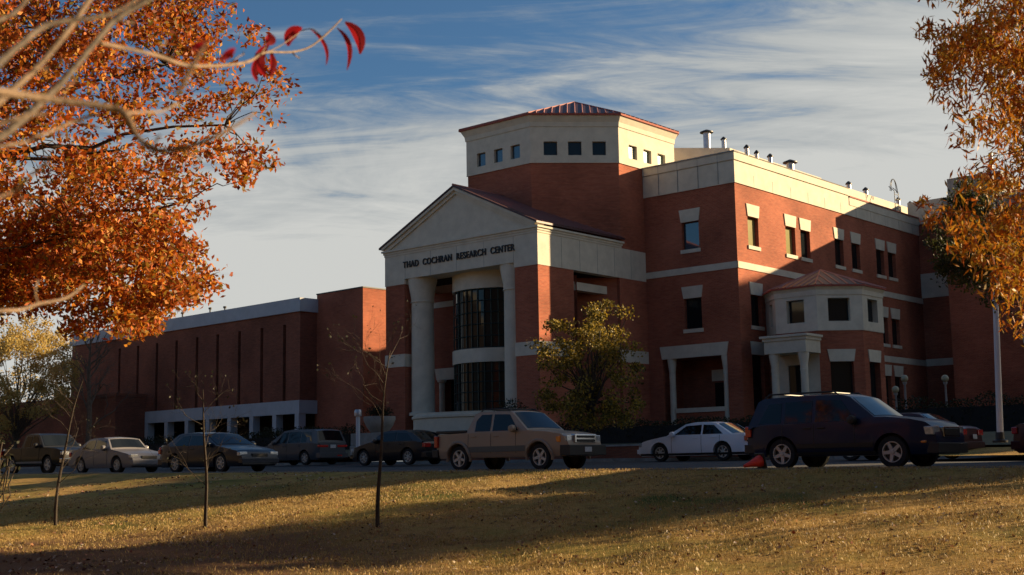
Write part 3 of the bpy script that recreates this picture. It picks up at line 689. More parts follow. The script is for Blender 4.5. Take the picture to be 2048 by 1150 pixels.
LM = dict(
    oak=leaf_mat('oak_autumn_leaf', [(.14, .03, .012), (.40, .075, .012), (.58, .15, .015), (.20, .05, .015), (.22, .17, .03), (.66, .26, .025), (.26, .06, .015)]),
    willow=leaf_mat('willow_oak_leaf', [(.20, .045, .012), (.40, .11, .012), (.52, .20, .02), (.46, .25, .025), (.30, .21, .03)]),
    green=leaf_mat('dull_green_leaf', [(.035, .045, .015), (.06, .065, .02), (.09, .08, .02)]),
    yellow=leaf_mat('yellow_leaf', [(.05, .05, .014), (.12, .10, .02), (.52, .35, .04), (.06, .06, .015), (.32, .22, .025), (.08, .07, .02)], transl=.25),
    gold=leaf_mat('pale_gold_leaf', [(.42, .32, .11), (.58, .44, .15), (.48, .30, .08)], transl=.45),
    hedge=leaf_mat('hedge_leaf', [(.018, .022, .01), (.03, .035, .014), (.04, .03, .015)]),
    red=leaf_mat('dogwood_leaf', [(.42, .012, .018), (.25, .010, .014), (.33, .015, .02)], transl=.5),
    litter=leaf_mat('fallen_leaf', [(.05, .02, .012), (.10, .03, .02), (.28, .12, .05), (.06, .03, .02), (.46, .30, .16), (.20, .04, .02), (.58, .50, .40), (.12, .06, .03)], transl=.1),
    blade=leaf_mat('grass_blade', [(.43, .29, .11), (.49, .335, .13), (.36, .235, .085), (.29, .23, .06), (.40, .255, .09)], transl=.2),
)
# ---------------- left orange oak
TL = [(-150, -120), (520, -120), (500, 40), (540, 120), (560, 170), (590, 225), (555, 270), (545, 310), (600, 372), (545, 408), (470, 355), (440, 372), (395, 470), (402, 575), (335, 610), (300, 640), (320, 668), (250, 672), (230, 640), (150, 660), (110, 600), (-150, 640)]
HOLES = [(330, 215, 26), (305, 255, 20), (470, 225, 22), (70, 225, 12), (345, 300, 16), (450, 300, 14)]
base = Vector((-12.6, 21.5, -1.3)); trunk_top = Vector((-12.0, 21.8, 3.4))
OT = empty('orange_oak', base, label='large oak in orange autumn leaf filling the upper left', cat='tree')
clumps = []
random.seed(11)
while len(clumps) < 290:
    x, y = random.uniform(-150, 610), random.uniform(-120, 690)
    if not inpoly(x, y, TL) or any(hypot(x - hx, y - hy) < hr for hx, hy, hr in HOLES): continue
    edge = x > 400; d = random.uniform(20.5, 23.5) if edge else random.uniform(18.5, 26)
    if y > 560: d = random.uniform(20, 24)
    clumps.append((at(x, y, d) - base, random.uniform(.22, .42) if edge else random.uniform(.3, .6), random.uniform(.5, 1.1) * (.5 if edge else 1)))
while len(clumps) < 385:
    x, y = random.uniform(-60, 335), random.uniform(430, 690)
    if inpoly(x, y, TL): clumps.append((at(x, y, random.uniform(20, 24.5)) - base, random.uniform(.25, .45), random.uniform(.5, 1)))
for _ in range(120):
    t, ph = random.uniform(0, 2 * pi), random.uniform(-.3, 1.3); rr_ = 5.6
    p = Vector((-12.5 + rr_ * cos(t) * cos(ph), 22.5 + rr_ * sin(t) * cos(ph), 5.0 + 4.2 * sin(ph)))
    if p[0] > -.40 * p[1]: continue
    clumps.append((p - base, .7, 1.2))
leaf_mesh('crown', scatter(clumps, 185), .12, .06, LM['oak'], OT, droop=.5)
tk = MB(); grow(tk, (0, 0, 0), trunk_top - base, .34, .24, .03, 8, 12); tk.build('trunk', 'bark', OT, smooth=True)
bmx = MB(); hubs = []
for (x, y, d) in ((60, 560, 22), (160, 470, 21), (60, 300, 22), (240, 300, 22), (100, 60, 22), (330, 130, 22), (380, 400, 22), (330, 540, 22), (450, 250, 22)):
    h = at(x, y, d) - base; hubs.append(h); grow(bmx, trunk_top - base, h, .07, .018, .09, 9, 7)
for c, r, k in clumps[:290]:
    h = min(hubs, key=lambda q: (q - c).length); 
    if random.random() < .4: grow(bmx, h, c, .014, .004, .14, 5, 4)
bmx.build('limb', 'bark_dark', OT)
# ---------------- right willow oak
TR = [(1862, -120), (1852, 20), (1842, 90), (1868, 110), (1850, 150), (1880, 190), (1915, 250), (1925, 310), (1950, 360), (1935, 395), (1890, 415), (1862, 420), (1870, 450), (1895, 470), (1925, 520), (1965, 560), (2000, 600), (2010, 650), (2048, 690), (2250, 700), (2250, -120)]
base = Vector((8.6, 15.6, -1.4)); ttop = Vector((8.4, 15.5, 3.0))
WT = empty('willow_oak', base, label='orange willow oak with narrow leaves at the right edge', cat='tree')
clumps = []
while len(clumps) < 260:
    x, y = random.uniform(1840, 2250), random.uniform(-120, 700)
    if not inpoly(x, y, TR) or (hypot(x - 1980, y - 180) < 14): continue
    e = x < 1930; clumps.append((at(x, y, random.uniform(14, 16) if e else random.uniform(13.2, 17.5)) - base, random.uniform(.14, .24) if e else random.uniform(.22, .4), random.uniform(.5, 1) * (.5 if e else 1) * (.4 if x < 2005 and y > 330 else .5 if y > 470 else 1)))
clumps += [(at(1845, 405, 15) - base, .1, .16), (at(1862, 440, 15) - base, .14, .3)]
for _ in range(60):
    t, ph = random.uniform(0, 2 * pi), random.uniform(-.2, 1.3); p = Vector((9.2 + 3.4 * cos(t) * cos(ph), 16 + 3.4 * sin(t) * cos(ph), 4.6 + 3 * sin(ph)))
    if p[0] < .41 * p[1]: continue
    clumps.append((p - base, .5, 1.2))
leaf_mesh('crown', scatter(clumps, 140), .135, .030, LM['willow'], WT, droop=1.1)
tk = MB(); grow(tk, (0, 0, 0), ttop - base, .24, .17, .03, 8, 12); tk.build('trunk', 'bark', WT, smooth=True)
bmx = MB(); hubs = []
ttop = Vector((9.0, 15.8, 4.6)); grow(bmx, (-.2, -.1, 4.4), ttop - base, .17, .09, .03, 4, 8)
for (x, y, d) in ((2130, 600, 15), (2080, 380, 15), (2080, 200, 15), (2060, 40, 15), (2075, 500, 15.5), (2050, 300, 15)):
    h = at(x, y, d) - base; hubs.append(h); grow(bmx, ttop - base, h, .04, .014, .05, 8, 6)
for c, r, k in clumps[:260]:
    h = min(hubs, key=lambda q: (q - c).length)
    if random.random() < .5: grow(bmx, h, c, .007, .003, .14, 5, 4)
bmx.build('limb', 'bark_dark', WT)
# ---------------- generic trees
def tree(name, base, clumps, per, L, Wd, lm, bark, tr, hub_z, label, cat='tree', group=None, limb_n=40, droop=.4):
    base = Vector(base); T = empty(name, base, label=label, cat=cat, group=group)
    leaf_mesh('crown', scatter([(Vector(c) - base, r, k) for c, r, k in clumps], per), L, Wd, LM[lm], T, droop=droop)
    mb = MB(); grow(mb, (0, 0, 0), (0, 0, hub_z), tr, tr * .7, .03, 7, 10); mb.build('trunk', bark, T, smooth=True)
    mb = MB()
    for c, r, k in random.sample(clumps, min(limb_n, len(clumps))): grow(mb, (0, 0, hub_z * random.uniform(.6, 1)), Vector(c) - base, tr * .3, .01, .08, 6, 5)
    mb.build('limb', bark, T); return T
def blobs(cx, cy, cz, rx, ry, rz, n, r0, r1):
    o = []
    for _ in range(n):
        t, u, q = random.uniform(0, 2 * pi), random.uniform(-1, 1), random.uniform(.35, 1) ** .6; s = sqrt(1 - u * u)
        o.append(((cx + rx * s * cos(t) * q, cy + ry * s * sin(t) * q, cz + rz * u * q), random.uniform(r0, r1), random.uniform(.5, 1.2)))
    return o
# tree with the sunlit yellow top in front of the portico
YT = [(1040, 700), (1085, 655), (1110, 640), (1150, 660), (1175, 620), (1190, 600), (1215, 612), (1240, 600), (1262, 640), (1260, 680), (1285, 720), (1290, 780), (1270, 840), (1200, 850), (1100, 850), (1075, 800), (1085, 730), (1050, 705)]
cl = []
while len(cl) < 150:
    x, y = random.uniform(1030, 1300), random.uniform(595, 860)
    if inpoly(x, y, YT): cl.append((at(x + 6, y, random.uniform(47.5, 51)), random.uniform(.25, .5), random.uniform(.5, 1.1)))
b0 = at(1185, 905, 49); b0[2] = .9
tree('yellow_tree', b0, cl, 95, .13, .08, 'yellow', 'bark_dark', .14, 1.6, 'small tree with sunlit yellow top in front of the portico corner')
# darker trees
cl = blobs(*at(1940, 470, 27), .75, 1.2, 1.15, 70, .2, .4)
cl = [c for c in cl]
b0 = at(2260, 1000, 26); b0[2] = -.6
cl += blobs(*at(2060, 480, 27), 1.6, 1.5, 1.6, 50, .3, .5)
tree('dull_green_tree', b0, cl, 110, .10, .05, 'green', 'bark_dark', .09, 3.4, 'dull green tree behind the right orange foliage', limb_n=16)
cl = blobs(*at(45, 745, 96), 4.2, 4, 4.4, 130, .5, 1.1); b0 = at(30, 900, 96); b0[2] = .2
tree('golden_tree', b0, cl, 150, .24, .11, 'gold', 'bark', .22, 3, 'pale golden tree beyond the low brick wing at far left', group='distant trees')
cl = blobs(*at(-70, 800, 110), 7, 6, 6, 90, .8, 1.5); b0 = at(-70, 900, 110); b0[2] = .2
tree('golden_tree', b0, cl, 60, .3, .15, 'gold', 'bark', .25, 3, 'larger golden tree cut by the left edge of the view', group='distant trees')
# reddish leafy shrub low at the left edge
cl = blobs(*at(0, 900, 15.5), .22, .4, .5, 14, .05, .12); b0 = at(-30, 1100, 15.5); b0[2] = -1.65
tree('red_leaved_sapling', b0, cl, 7, .06, .035, 'hedge', 'bark_dark', .02, 1.1, 'red leaved sapling at the left edge in front of the black pickup', limb_n=26)
# off-frame trees that stripe the lawn
for i, (x, y, rx, rz, cz, n) in enumerate(((19.5, 30.3, 1.6, 2.2, 4.0, 40), (27, 32.4, 1.9, 3.0, 7.2, 54), (35.0, 35.2, 2.0, 3.2, 9.6, 54), (24, 34.6, .8, 2.0, 5.4, 16), (31, 38.6, .9, 2.4, 6.6, 18), (22, 27.6, .5, 1.4, 5.2, 8), (15.2, 28.3, 1.5, 1.5, 1.3, 46), (18.6, 28.5, 1.6, 1.9, 3.2, 46), (19.6, 32.9, 1.5, 1.5, 3.0, 60), (29.5, 28.6, 1.5, 1.6, 9.6, 30), (24.2, 29.5, .9, 2.0, 6.0, 34), (33.5, 31.6, 1.0, 2.4, 9.2, 34), (17.0, 30.8, 1.4, 1.5, 2.4, 50), (27.5, 25.9, .5, 1.6, 8.6, 12))):
    zb = float(zg(*loc2ab(x, y)))
    lb = ('nearest of the shade oaks standing past the right edge', 'second shade oak past the right edge of the lawn', 'slim shade oak low beside the right edge', 'farthest shade oak beyond the right edge', 'narrow shade oak past the far verge', 'narrow shade oak nearest the office block', 'smallest shade oak past the right edge', 'low bushy shade oak closest to the view', 'rounded shade oak behind the low bushy one', 'dense shade oak level with the blue SUV, past the edge', 'tall shade oak whose crown stands high past the right edge', 'narrow upright shade oak in the middle of the grove', 'high narrow shade oak at the back of the grove', 'broad low shade oak next to the kerb', 'thin high crowned shade oak at the near end of the grove')[i]
    tree('shade_oak', (x, y, zb), blobs(x, y, cz, rx, rx * .9, rz, n, .4, .8), 190, .16, .1, 'oak', 'bark', .16, 2.6 if i < 6 else 1.2, lb, group='shade oaks past the right edge')

# ---------------- bare trees
def bare(name, base, h, seed, label, lean=(0, 0), tr=.05, levels=4, spread=.55, first=.35, bark='bark', leaves=0, lm='oak', group=None, n0=6, leaf=.06, asym=None, tw_r=.2):
    random.seed(seed); base = Vector(base); T = empty(name, base, label=label, cat='bare tree', group=group)
    mb = MB(); tips = []; tw = MB()
    top = Vector((lean[0], lean[1], h)); pts = [Vector((lean[0] * t * t + .035 * h * sin(7 * t + seed) * t * (1 - t), lean[1] * t, h * t)) for t in [i / 10 for i in range(11)]]
    mb.tube(pts, [tr * (1 - .78 * i / 10) for i in range(11)], 8)
    def br(p, d, L, r, lv):
        q = p + d * L; m = p.lerp(q, .5) + Vector([random.gauss(0, .06) * L for _ in range(3)])
        tw.tube([p, m, q], [r, r * .75, r * .45], 4); tips.append(q)
        if lv > 0:
            for k in range(random.choice((2, 3, 3))):
                dd = (d + Vector([random.gauss(0, spread) for _ in range(3)]) + Vector((0, 0, .18))).normalized(); br(p.lerp(q, random.uniform(.45, 1)), dd, L * random.uniform(.5, .78), r * .5, lv - 1)
    for k in range(n0):
        t = first + (1 - first) * k / n0; i = int(t * 10); p = pts[i].lerp(pts[min(i + 1, 10)], t * 10 - i); an = random.uniform(0, 2 * pi)
        d = Vector((cos(an), sin(an) * .8, random.uniform(.5, 1.1)))
        if asym: d += Vector(asym)
        br(p, d.normalized(), h * random.uniform(.2, .32) * (1.15 - .5 * t), tr * tw_r, levels - 1)
    mb.build('trunk', bark, T, smooth=True); tw.build('twig', bark, T)
    if leaves:
        L_ = random.sample(tips, min(leaves, len(tips))); leaf_mesh('leaves', np.array([tuple(t) for t in L_]), leaf, leaf * .6, LM[lm], T, droop=1)
    return T
def gz(x, y): return float(zg(*loc2ab(x, y))) + .08
G = 'young saplings planted across the lawn'
bare('sapling', (-2.66, 25.07, gz(-2.66, 25.07)), 3.4, 5, 'young sapling with tall thin trunk in front of the black hatchback', (.25, 0), .045, 5, .5, .60, 'bark_dark', 60, 'hedge', G, 8, .07)
bare('sapling', (-6.53, 27.4, gz(-6.53, 27.4)), 2.9, 12, 'sapling with brown leaf clump in front of the dark blue sedan', (-.1, 0), .045, 5, .6, .30, 'bark_dark', 60, 'hedge', G, 8, .07)
bare('sapling', (-10.78, 30.49, gz(-10.78, 30.49)), 3.4, 23, 'sapling with forked leaning stem in front of the black pickup', (.55, 0), .045, 5, .6, .28, 'bark_dark', 30, 'hedge', G, 8, .07)
p = at(175, 905, 64); p[2] = .6
bare('bare_tree', p, 6.2, 31, 'dark bare tree before the long brick building, left of its colonnade', (0, 0), .17, 6, .42, .25, 'bark', 0, n0=13, asym=(.45, 0, .5), tw_r=.3)

# ---------------- foreground dogwood
DW = empty('dogwood_tree', (-1.75, 1.9, -1.62), label='blurred pale branches with a few crimson leaves, nearest the camera', cat='tree')
dwb = Vector((-1.75, 1.9, -1.62))
def dbranch(pts, name='branch', m='bark_light'):
    P = [at(x, y, d) - dwb for x, y, d, r in pts]; R = [.82 * r * d / FPX for x, y, d, r in pts]; Q_ = []; RR2 = []
    for i in range(len(P) - 1):
        p0, p1, p2, p3 = P[max(i - 1, 0)], P[i], P[i + 1], P[min(i + 2, len(P) - 1)]
        for k in range(4):
            t = k / 4; Q_.append(.5 * ((2 * p1) + (p2 - p0) * t + (2 * p0 - 5 * p1 + 4 * p2 - p3) * t * t + (3 * p1 - p0 - 3 * p2 + p3) * t ** 3)); RR2.append(R[i] + (R[i + 1] - R[i]) * t + random.uniform(-.0004, .0004))
    Q_.append(P[-1]); RR2.append(R[-1]); return MB().tube(Q_, RR2, 8).build(name, m, DW, smooth=True)
tm = MB(); tm.tube([(0, 0, 0), (.03, .02, .8), (-.02, 0, 1.5), (.0, .1, 2.1), (.05, .2, 2.6)], [.07, .06, .055, .045, .03], 10); tm.build('trunk', 'bark', DW, smooth=True)
dbranch([(-620, 150, 2.0, 22), (-120, 165, 2.2, 13), (0, 183, 2.3, 11), (88, 197, 2.4, 10), (219, 215, 2.5, 9), (252, 232, 2.5, 9), (274, 272, 2.5, 7), (310, 300, 2.5, 7), (365, 296, 2.5, 6), (438, 270, 2.5, 5), (511, 226, 2.6, 3)])
dbranch([(-620, 500, 2.3, 18), (-100, 330, 2.6, 12), (88, 200, 2.8, 9), (194, 80, 3.0, 8), (234, 37, 3.1, 8), (330, -20, 3.2, 8)], m='bark')
dbranch([(201, 86, 3.0, 5), (310, 110, 3.4, 5), (376, 131, 3.7, 4.5), (457, 130, 4.0, 4), (500, 122, 4.4, 4), (530, 105, 4.8, 3), (584, 104, 5.2, 2.6), (621, 93, 5.4, 2.4), (655, 66, 5.6, 2.2), (683, 38, 5.8, 1.6)])
dbranch([(-400, 520, 2.4, 14), (-60, 250, 2.6, 10), (25, 179, 2.7, 9), (84, 124, 2.8, 8), (146, 47, 2.9, 8), (190, -20, 3, 8)])
dbranch([(-400, 330, 2.4, 10), (0, 292, 2.8, 5), (73, 274, 2.9, 4.5), (153, 241, 3, 4.5), (194, 228, 3, 3)])
dbranch([(153, 243, 3, 3), (200, 256, 3, 2)], 'twig')
dbranch([(-400, 350, 2.1, 14), (-80, 200, 2.3, 11), (0, 124, 2.4, 10), (47, 84, 2.5, 8), (102, 47, 2.6, 7), (219, 29, 2.7, 5), (300, -20, 2.8, 4)], m='bark')
dbranch([(250, 226, 2.6, 4), (290, 224, 2.9, 3.5), (321, 223, 3, 3.5), (358, 206, 3.2, 2.4)])
dbranch([(-300, 480, 2.2, 6), (0, 394, 2.5, 4), (44, 365, 2.5, 3.5), (99, 321, 2.5, 3)])
dbranch([(-300, 640, 3.0, 6), (0, 622, 3.4, 5), (40, 620, 3.5, 4.5), (76, 608, 3.6, 4), (132, 596, 3.7, 3.5), (168, 570, 3.8, 2.4)])
dbranch([(76, 608, 3.6, 3), (70, 585, 3.6, 2.5), (76, 560, 3.7, 1.8)], 'twig')
dbranch([(350, 190, 2.2, 5), (365, 172, 2.2, 6), (383, 135, 2.2, 6), (413, 84, 2.2, 5)], 'twig')
dbranch([(300, 300, 2.5, 3), (320, 270, 2.5, 4)], 'twig'); dbranch([(645, 75, 5.6, 1.5), (625, 58, 5.6, 1.3), (600, 62, 5.6, 1.3)], 'twig'); dbranch([(535, 104, 4.9, 1.6), (560, 92, 5.1, 1.3), (598, 66, 5.4, 1.2)], 'twig')
dbranch([(-200, 60, 2.5, 8), (0, 40, 2.7, 6), (60, -10, 2.8, 5)], m='bark'); dbranch([(-200, 330, 2.2, 8), (20, 240, 2.3, 5), (90, 228, 2.35, 3)])
random.seed(3)
for (x, y, d, dx, dy) in ((310, 110, 3.4, 22, -26), (376, 131, 3.7, 26, 22), (457, 130, 4.0, 30, -22), (118, 196, 2.42, 30, -34), (146, 140, 2.9, -26, -20), (60, 142, 2.75, 34, -4), (365, 296, 2.5, 34, 22), (110, 258, 2.95, 26, 18), (584, 104, 5.2, 14, 12), (520, 112, 4.6, 12, -18), (40, 392, 2.5, 20, 18), (230, 40, 3.1, 36, 6)):
    dbranch([(x, y, d, 2.2), (x + dx * .5, y + dy * .6, d, 1.7), (x + dx, y + dy, d * 1.02, 1.1)], 'twig')
    q = at(x + dx, y + dy, d * 1.02) - dwb; MB().lathe([(.001, -.006), (.0028, -.002), (.0032, .002), (.001, .009)], q, 8).build('bud', 'bark', DW, smooth=True)
def dleaf(p0, p1, p2, w, d, m='red'):
    """curved drooping leaf through three image points at distance d"""
    A, B, Cc = at(*p0, d) - dwb, at(*p1, d * 1.005) - dwb, at(*p2, d) - dwb; mb = MB(); n = 8; vs = []
    for i in range(n + 1):
        t = i / n; c = (1 - t) ** 2 * A + 2 * t * (1 - t) * B + t * t * Cc; tg = (2 * (1 - t) * (B - A) + 2 * t * (Cc - B)).normalized()
        s = tg.cross(Vector((0, 1, .25))).normalized(); hw = w * d / FPX * (sin(pi * min(1, t * .94 + .03)) ** .8) / 2
        vs += [c - s * hw + Vector((0, hw * .5, 0)), c, c + s * hw + Vector((0, hw * .5, 0))]
    fs = []
    for i in range(n): k = 3 * i; fs += [(k, k + 1, k + 4, k + 3), (k + 1, k + 2, k + 5, k + 4)]
    return mb.add(vs, fs).build('leaf', LM[m], DW, smooth=True)
for q in (((690, 44), (728, 62), (720, 108), 24, 5.8), ((674, 56), (712, 82), (694, 140), 11, 5.8), ((621, 58), (664, 88), (652, 130), 8, 5.6), ((604, 56), (572, 58), (577, 92), 26, 5.4),
          ((538, 88), (500, 116), (532, 152), 24, 4.9), ((540, 100), (552, 130), (540, 152), 14, 5.0), ((512, 118), (502, 140), (516, 164), 13, 4.6), ((536, 66), (545, 80), (532, 88), 24, 5.0),
          ((470, 96), (456, 106), (440, 122), 18, 3.2), ((410, 84), (396, 90), (384, 100), 18, 2.6)): dleaf(*q)

# ---------------- litter and grass blades
def lawn_pts(n, dmin, dmax, clump=False):
    d = dmin + (dmax - dmin) * RNG.uniform(0, 1, n) ** .8; x = RNG.uniform(-.43, .43, n) * d
    a = (x - C2[0]) * U[0] + (d - C2[1]) * U[1]; b = (x - C2[0]) * V[0] + (d - C2[1]) * V[1]; k = b < -30.6
    if clump:
        m_ = np.sin(x * 1.9 + np.sin(d * 1.3) * 2) + np.sin(d * 2.3 + x * .7) + np.sin(x * 5.1 - d * 3.3) * .6; k &= RNG.uniform(-1.6, 1.6, n) < m_
    return np.stack([x, d, lawn_z(a, b) + .015], -1)[k]
P = lawn_pts(19000, 14.5, 44, True); o = leaf_mesh('leaf_litter', P, .08, .055, LM['litter'], droop=0, dirs=np.stack([RNG.normal(size=len(P)), RNG.normal(size=len(P)), RNG.normal(size=len(P)) * .25], -1), flat=3)
tag(o, 'brown and pale fallen leaves scattered over the dry lawn', 'fallen leaves', kind='stuff')
P = np.concatenate([lawn_pts(90000, 14.5, 38), lawn_pts(120000, 14.5, 36, True)])
dd = np.hypot(P[:, 0] + 9, P[:, 1] - 20.5); P = P[RNG.uniform(2, 9, len(P)) < dd]; o = leaf_mesh('grass', P + [0, 0, .01], .06, .012, LM['blade'], dirs=np.tile([0, 0, .8], (len(P), 1)))
tag(o, 'short straw coloured dormant grass on the lawn', 'grass', kind='stuff')

# ---------------- hedges and planters
def hedge(name, a0, a1, b0, b1, z0, z1, label, n, group=None):
    c = wp((a0 + a1) / 2, (b0 + b1) / 2, z0); T = empty(name, c, -YAW, label=label, cat='hedge', group=group)
    A = RNG.uniform(a0, a1, n) - (a0 + a1) / 2; B = RNG.uniform(b0, b1, n) - (b0 + b1) / 2; Zs = (z1 - z0) * RNG.uniform(0, 1, n) ** .6 * (1 + .09 * np.sin(A * 1.7) + .06 * np.sin(A * 4.1))
    leaf_mesh('foliage', np.stack([A, B, Zs], -1), .12, .08, LM['hedge'], T)
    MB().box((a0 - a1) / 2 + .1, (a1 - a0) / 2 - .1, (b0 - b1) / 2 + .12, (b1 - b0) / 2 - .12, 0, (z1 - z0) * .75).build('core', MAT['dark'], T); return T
GH = 'clipped dark hedges along the building'
hedge('hedge', -5.5, 9.5, -9.5, -7.8, .9, 1.95, 'dark hedge in front of the main block behind the white sedan', 7000, GH)
hedge('hedge', 10.5, 24, -5.5, -3.8, .9, 2.5, 'dark hedge below the globe lamps behind the blue SUV', 7000, GH)
hedge('hedge', 2.0, 14, 14, 15.5, 1, 2.2, 'dark hedge along the foot of the right wing', 4000, GH)
hedge('hedge', -29.5, -19.5, -9.5, -8, .7, 2.3, 'dark hedge before the colonnade behind the dark blue sedan', 7000, GH)
hedge('hedge', -47, -30.5, -9.5, -7.5, .7, 2.2, 'dark hedge before the low brick wing at the left', 8000, GH)
q = at(759, 862, 58); PL = empty('planter', (q[0], q[1], 1.0), label='round concrete planter bowl with dark shrub left of the portico', cat='planter')
MB().lathe([(.3, 0), (.3, .5), (.42, .62), (.62, .9), (.72, 1.15), (.72, 1.3), (.6, 1.3), (.55, 1.1)], n=28).build('bowl', 'concrete', PL, smooth=True, sharp=30)
leaf_mesh('shrub', scatter([((0, 0, 1.5), .5, 1), ((.2, 0, 1.45), .45, .8), ((-.3, 0, 1.5), .35, .6)], 420), .09, .06, LM['hedge'], PL)
q = at(1024, 840, 52); PL = empty('planter', (q[0], q[1], .9), label='low planter with dark rounded shrub directly behind the tan truck roof', cat='planter')
MB().lathe([(.35, 0), (.4, .4), (.8, .85), (.86, 1.05), (.7, 1.05)], n=28).build('bowl', 'concrete', PL, smooth=True, sharp=30)
leaf_mesh('shrub', scatter([((0, 0, 1.35), .62, 1.3), ((.5, 0, 1.2), .4, .8), ((-.45, 0, 1.2), .4, .8)], 420), .09, .06, LM['hedge'], PL)
q = at(752, 890, 57); BK = empty('concrete_block_wall', (q[0], q[1], .5), -YAW, label='low pale block wall below the round planter', cat='low wall')
MB().box(-1.5, 1.35, -.2, .2, 0, .5).build('lower_course', 'concrete', BK, bevel=.02); MB().box(-1.47, 1.3, -.18, .22, .51, 1.05).build('upper_course', 'concrete', BK, bevel=.02)
q = at(716, 865, 56); BO = empty('bollard_light', (q[0], q[1], .8), label='slim white bollard light left of the planter', cat='bollard')
MB().lathe([(.09, 0), (.09, 1.45)], n=14).build('post', 'paintpole', BO, smooth=True); MB().lathe([(.15, 1.45), (.16, 1.5), (.16, 1.68), (.12, 1.74)], n=14).build('head', 'steel', BO, smooth=True)

# ---------------- lamps and pole
def lamp(x, y, d, label):
    q = at(x, y, d); z0 = 1.2; h = q[2] - z0; T = empty('globe_lamp', (q[0], q[1], z0), label=label, cat='street lamp', group='globe lamps by the side entrance')
    MB().lathe([(.13, 0), (.13, .12), (.07, .2), (.05, .5), (.042, h - .28), (.09, h - .22), (.10, h - .16)], n=14).build('post', 'steel', T, smooth=True)
    MB().lathe([(.16 * sin(pi * (i + .3) / 12.6), h - .16 * cos(pi * (i + .3) / 12.6)) for i in range(13)], n=20).build('globe', 'globe', T, smooth=True, sharp=180)
lamp(1809, 757, 56, 'globe lamp, taller of the pair above the blue SUV bonnet'); lamp(1791, 779, 58, 'globe lamp, lower of the pair above the blue SUV bonnet'); lamp(1890, 757, 56, 'globe lamp standing alone against the dark wing wall')
q = at(2001, 885, 38); FP = empty('flagpole', (q[0], q[1], q[2]), label='tall white tapered pole rising into the right orange foliage', cat='pole')
q2 = at(1984, 400, 38) - q
MB().tube([Vector((0, 0, 0)), q2 * .5, q2, q2 * 1.2], [.10, .085, .07, .06], 16).build('pole', 'paintpole', FP, smooth=True)
MB().lathe([(.22, 0), (.22, .06), (.13, .1), (.12, .3)], n=18).build('base', 'black', FP, smooth=True)

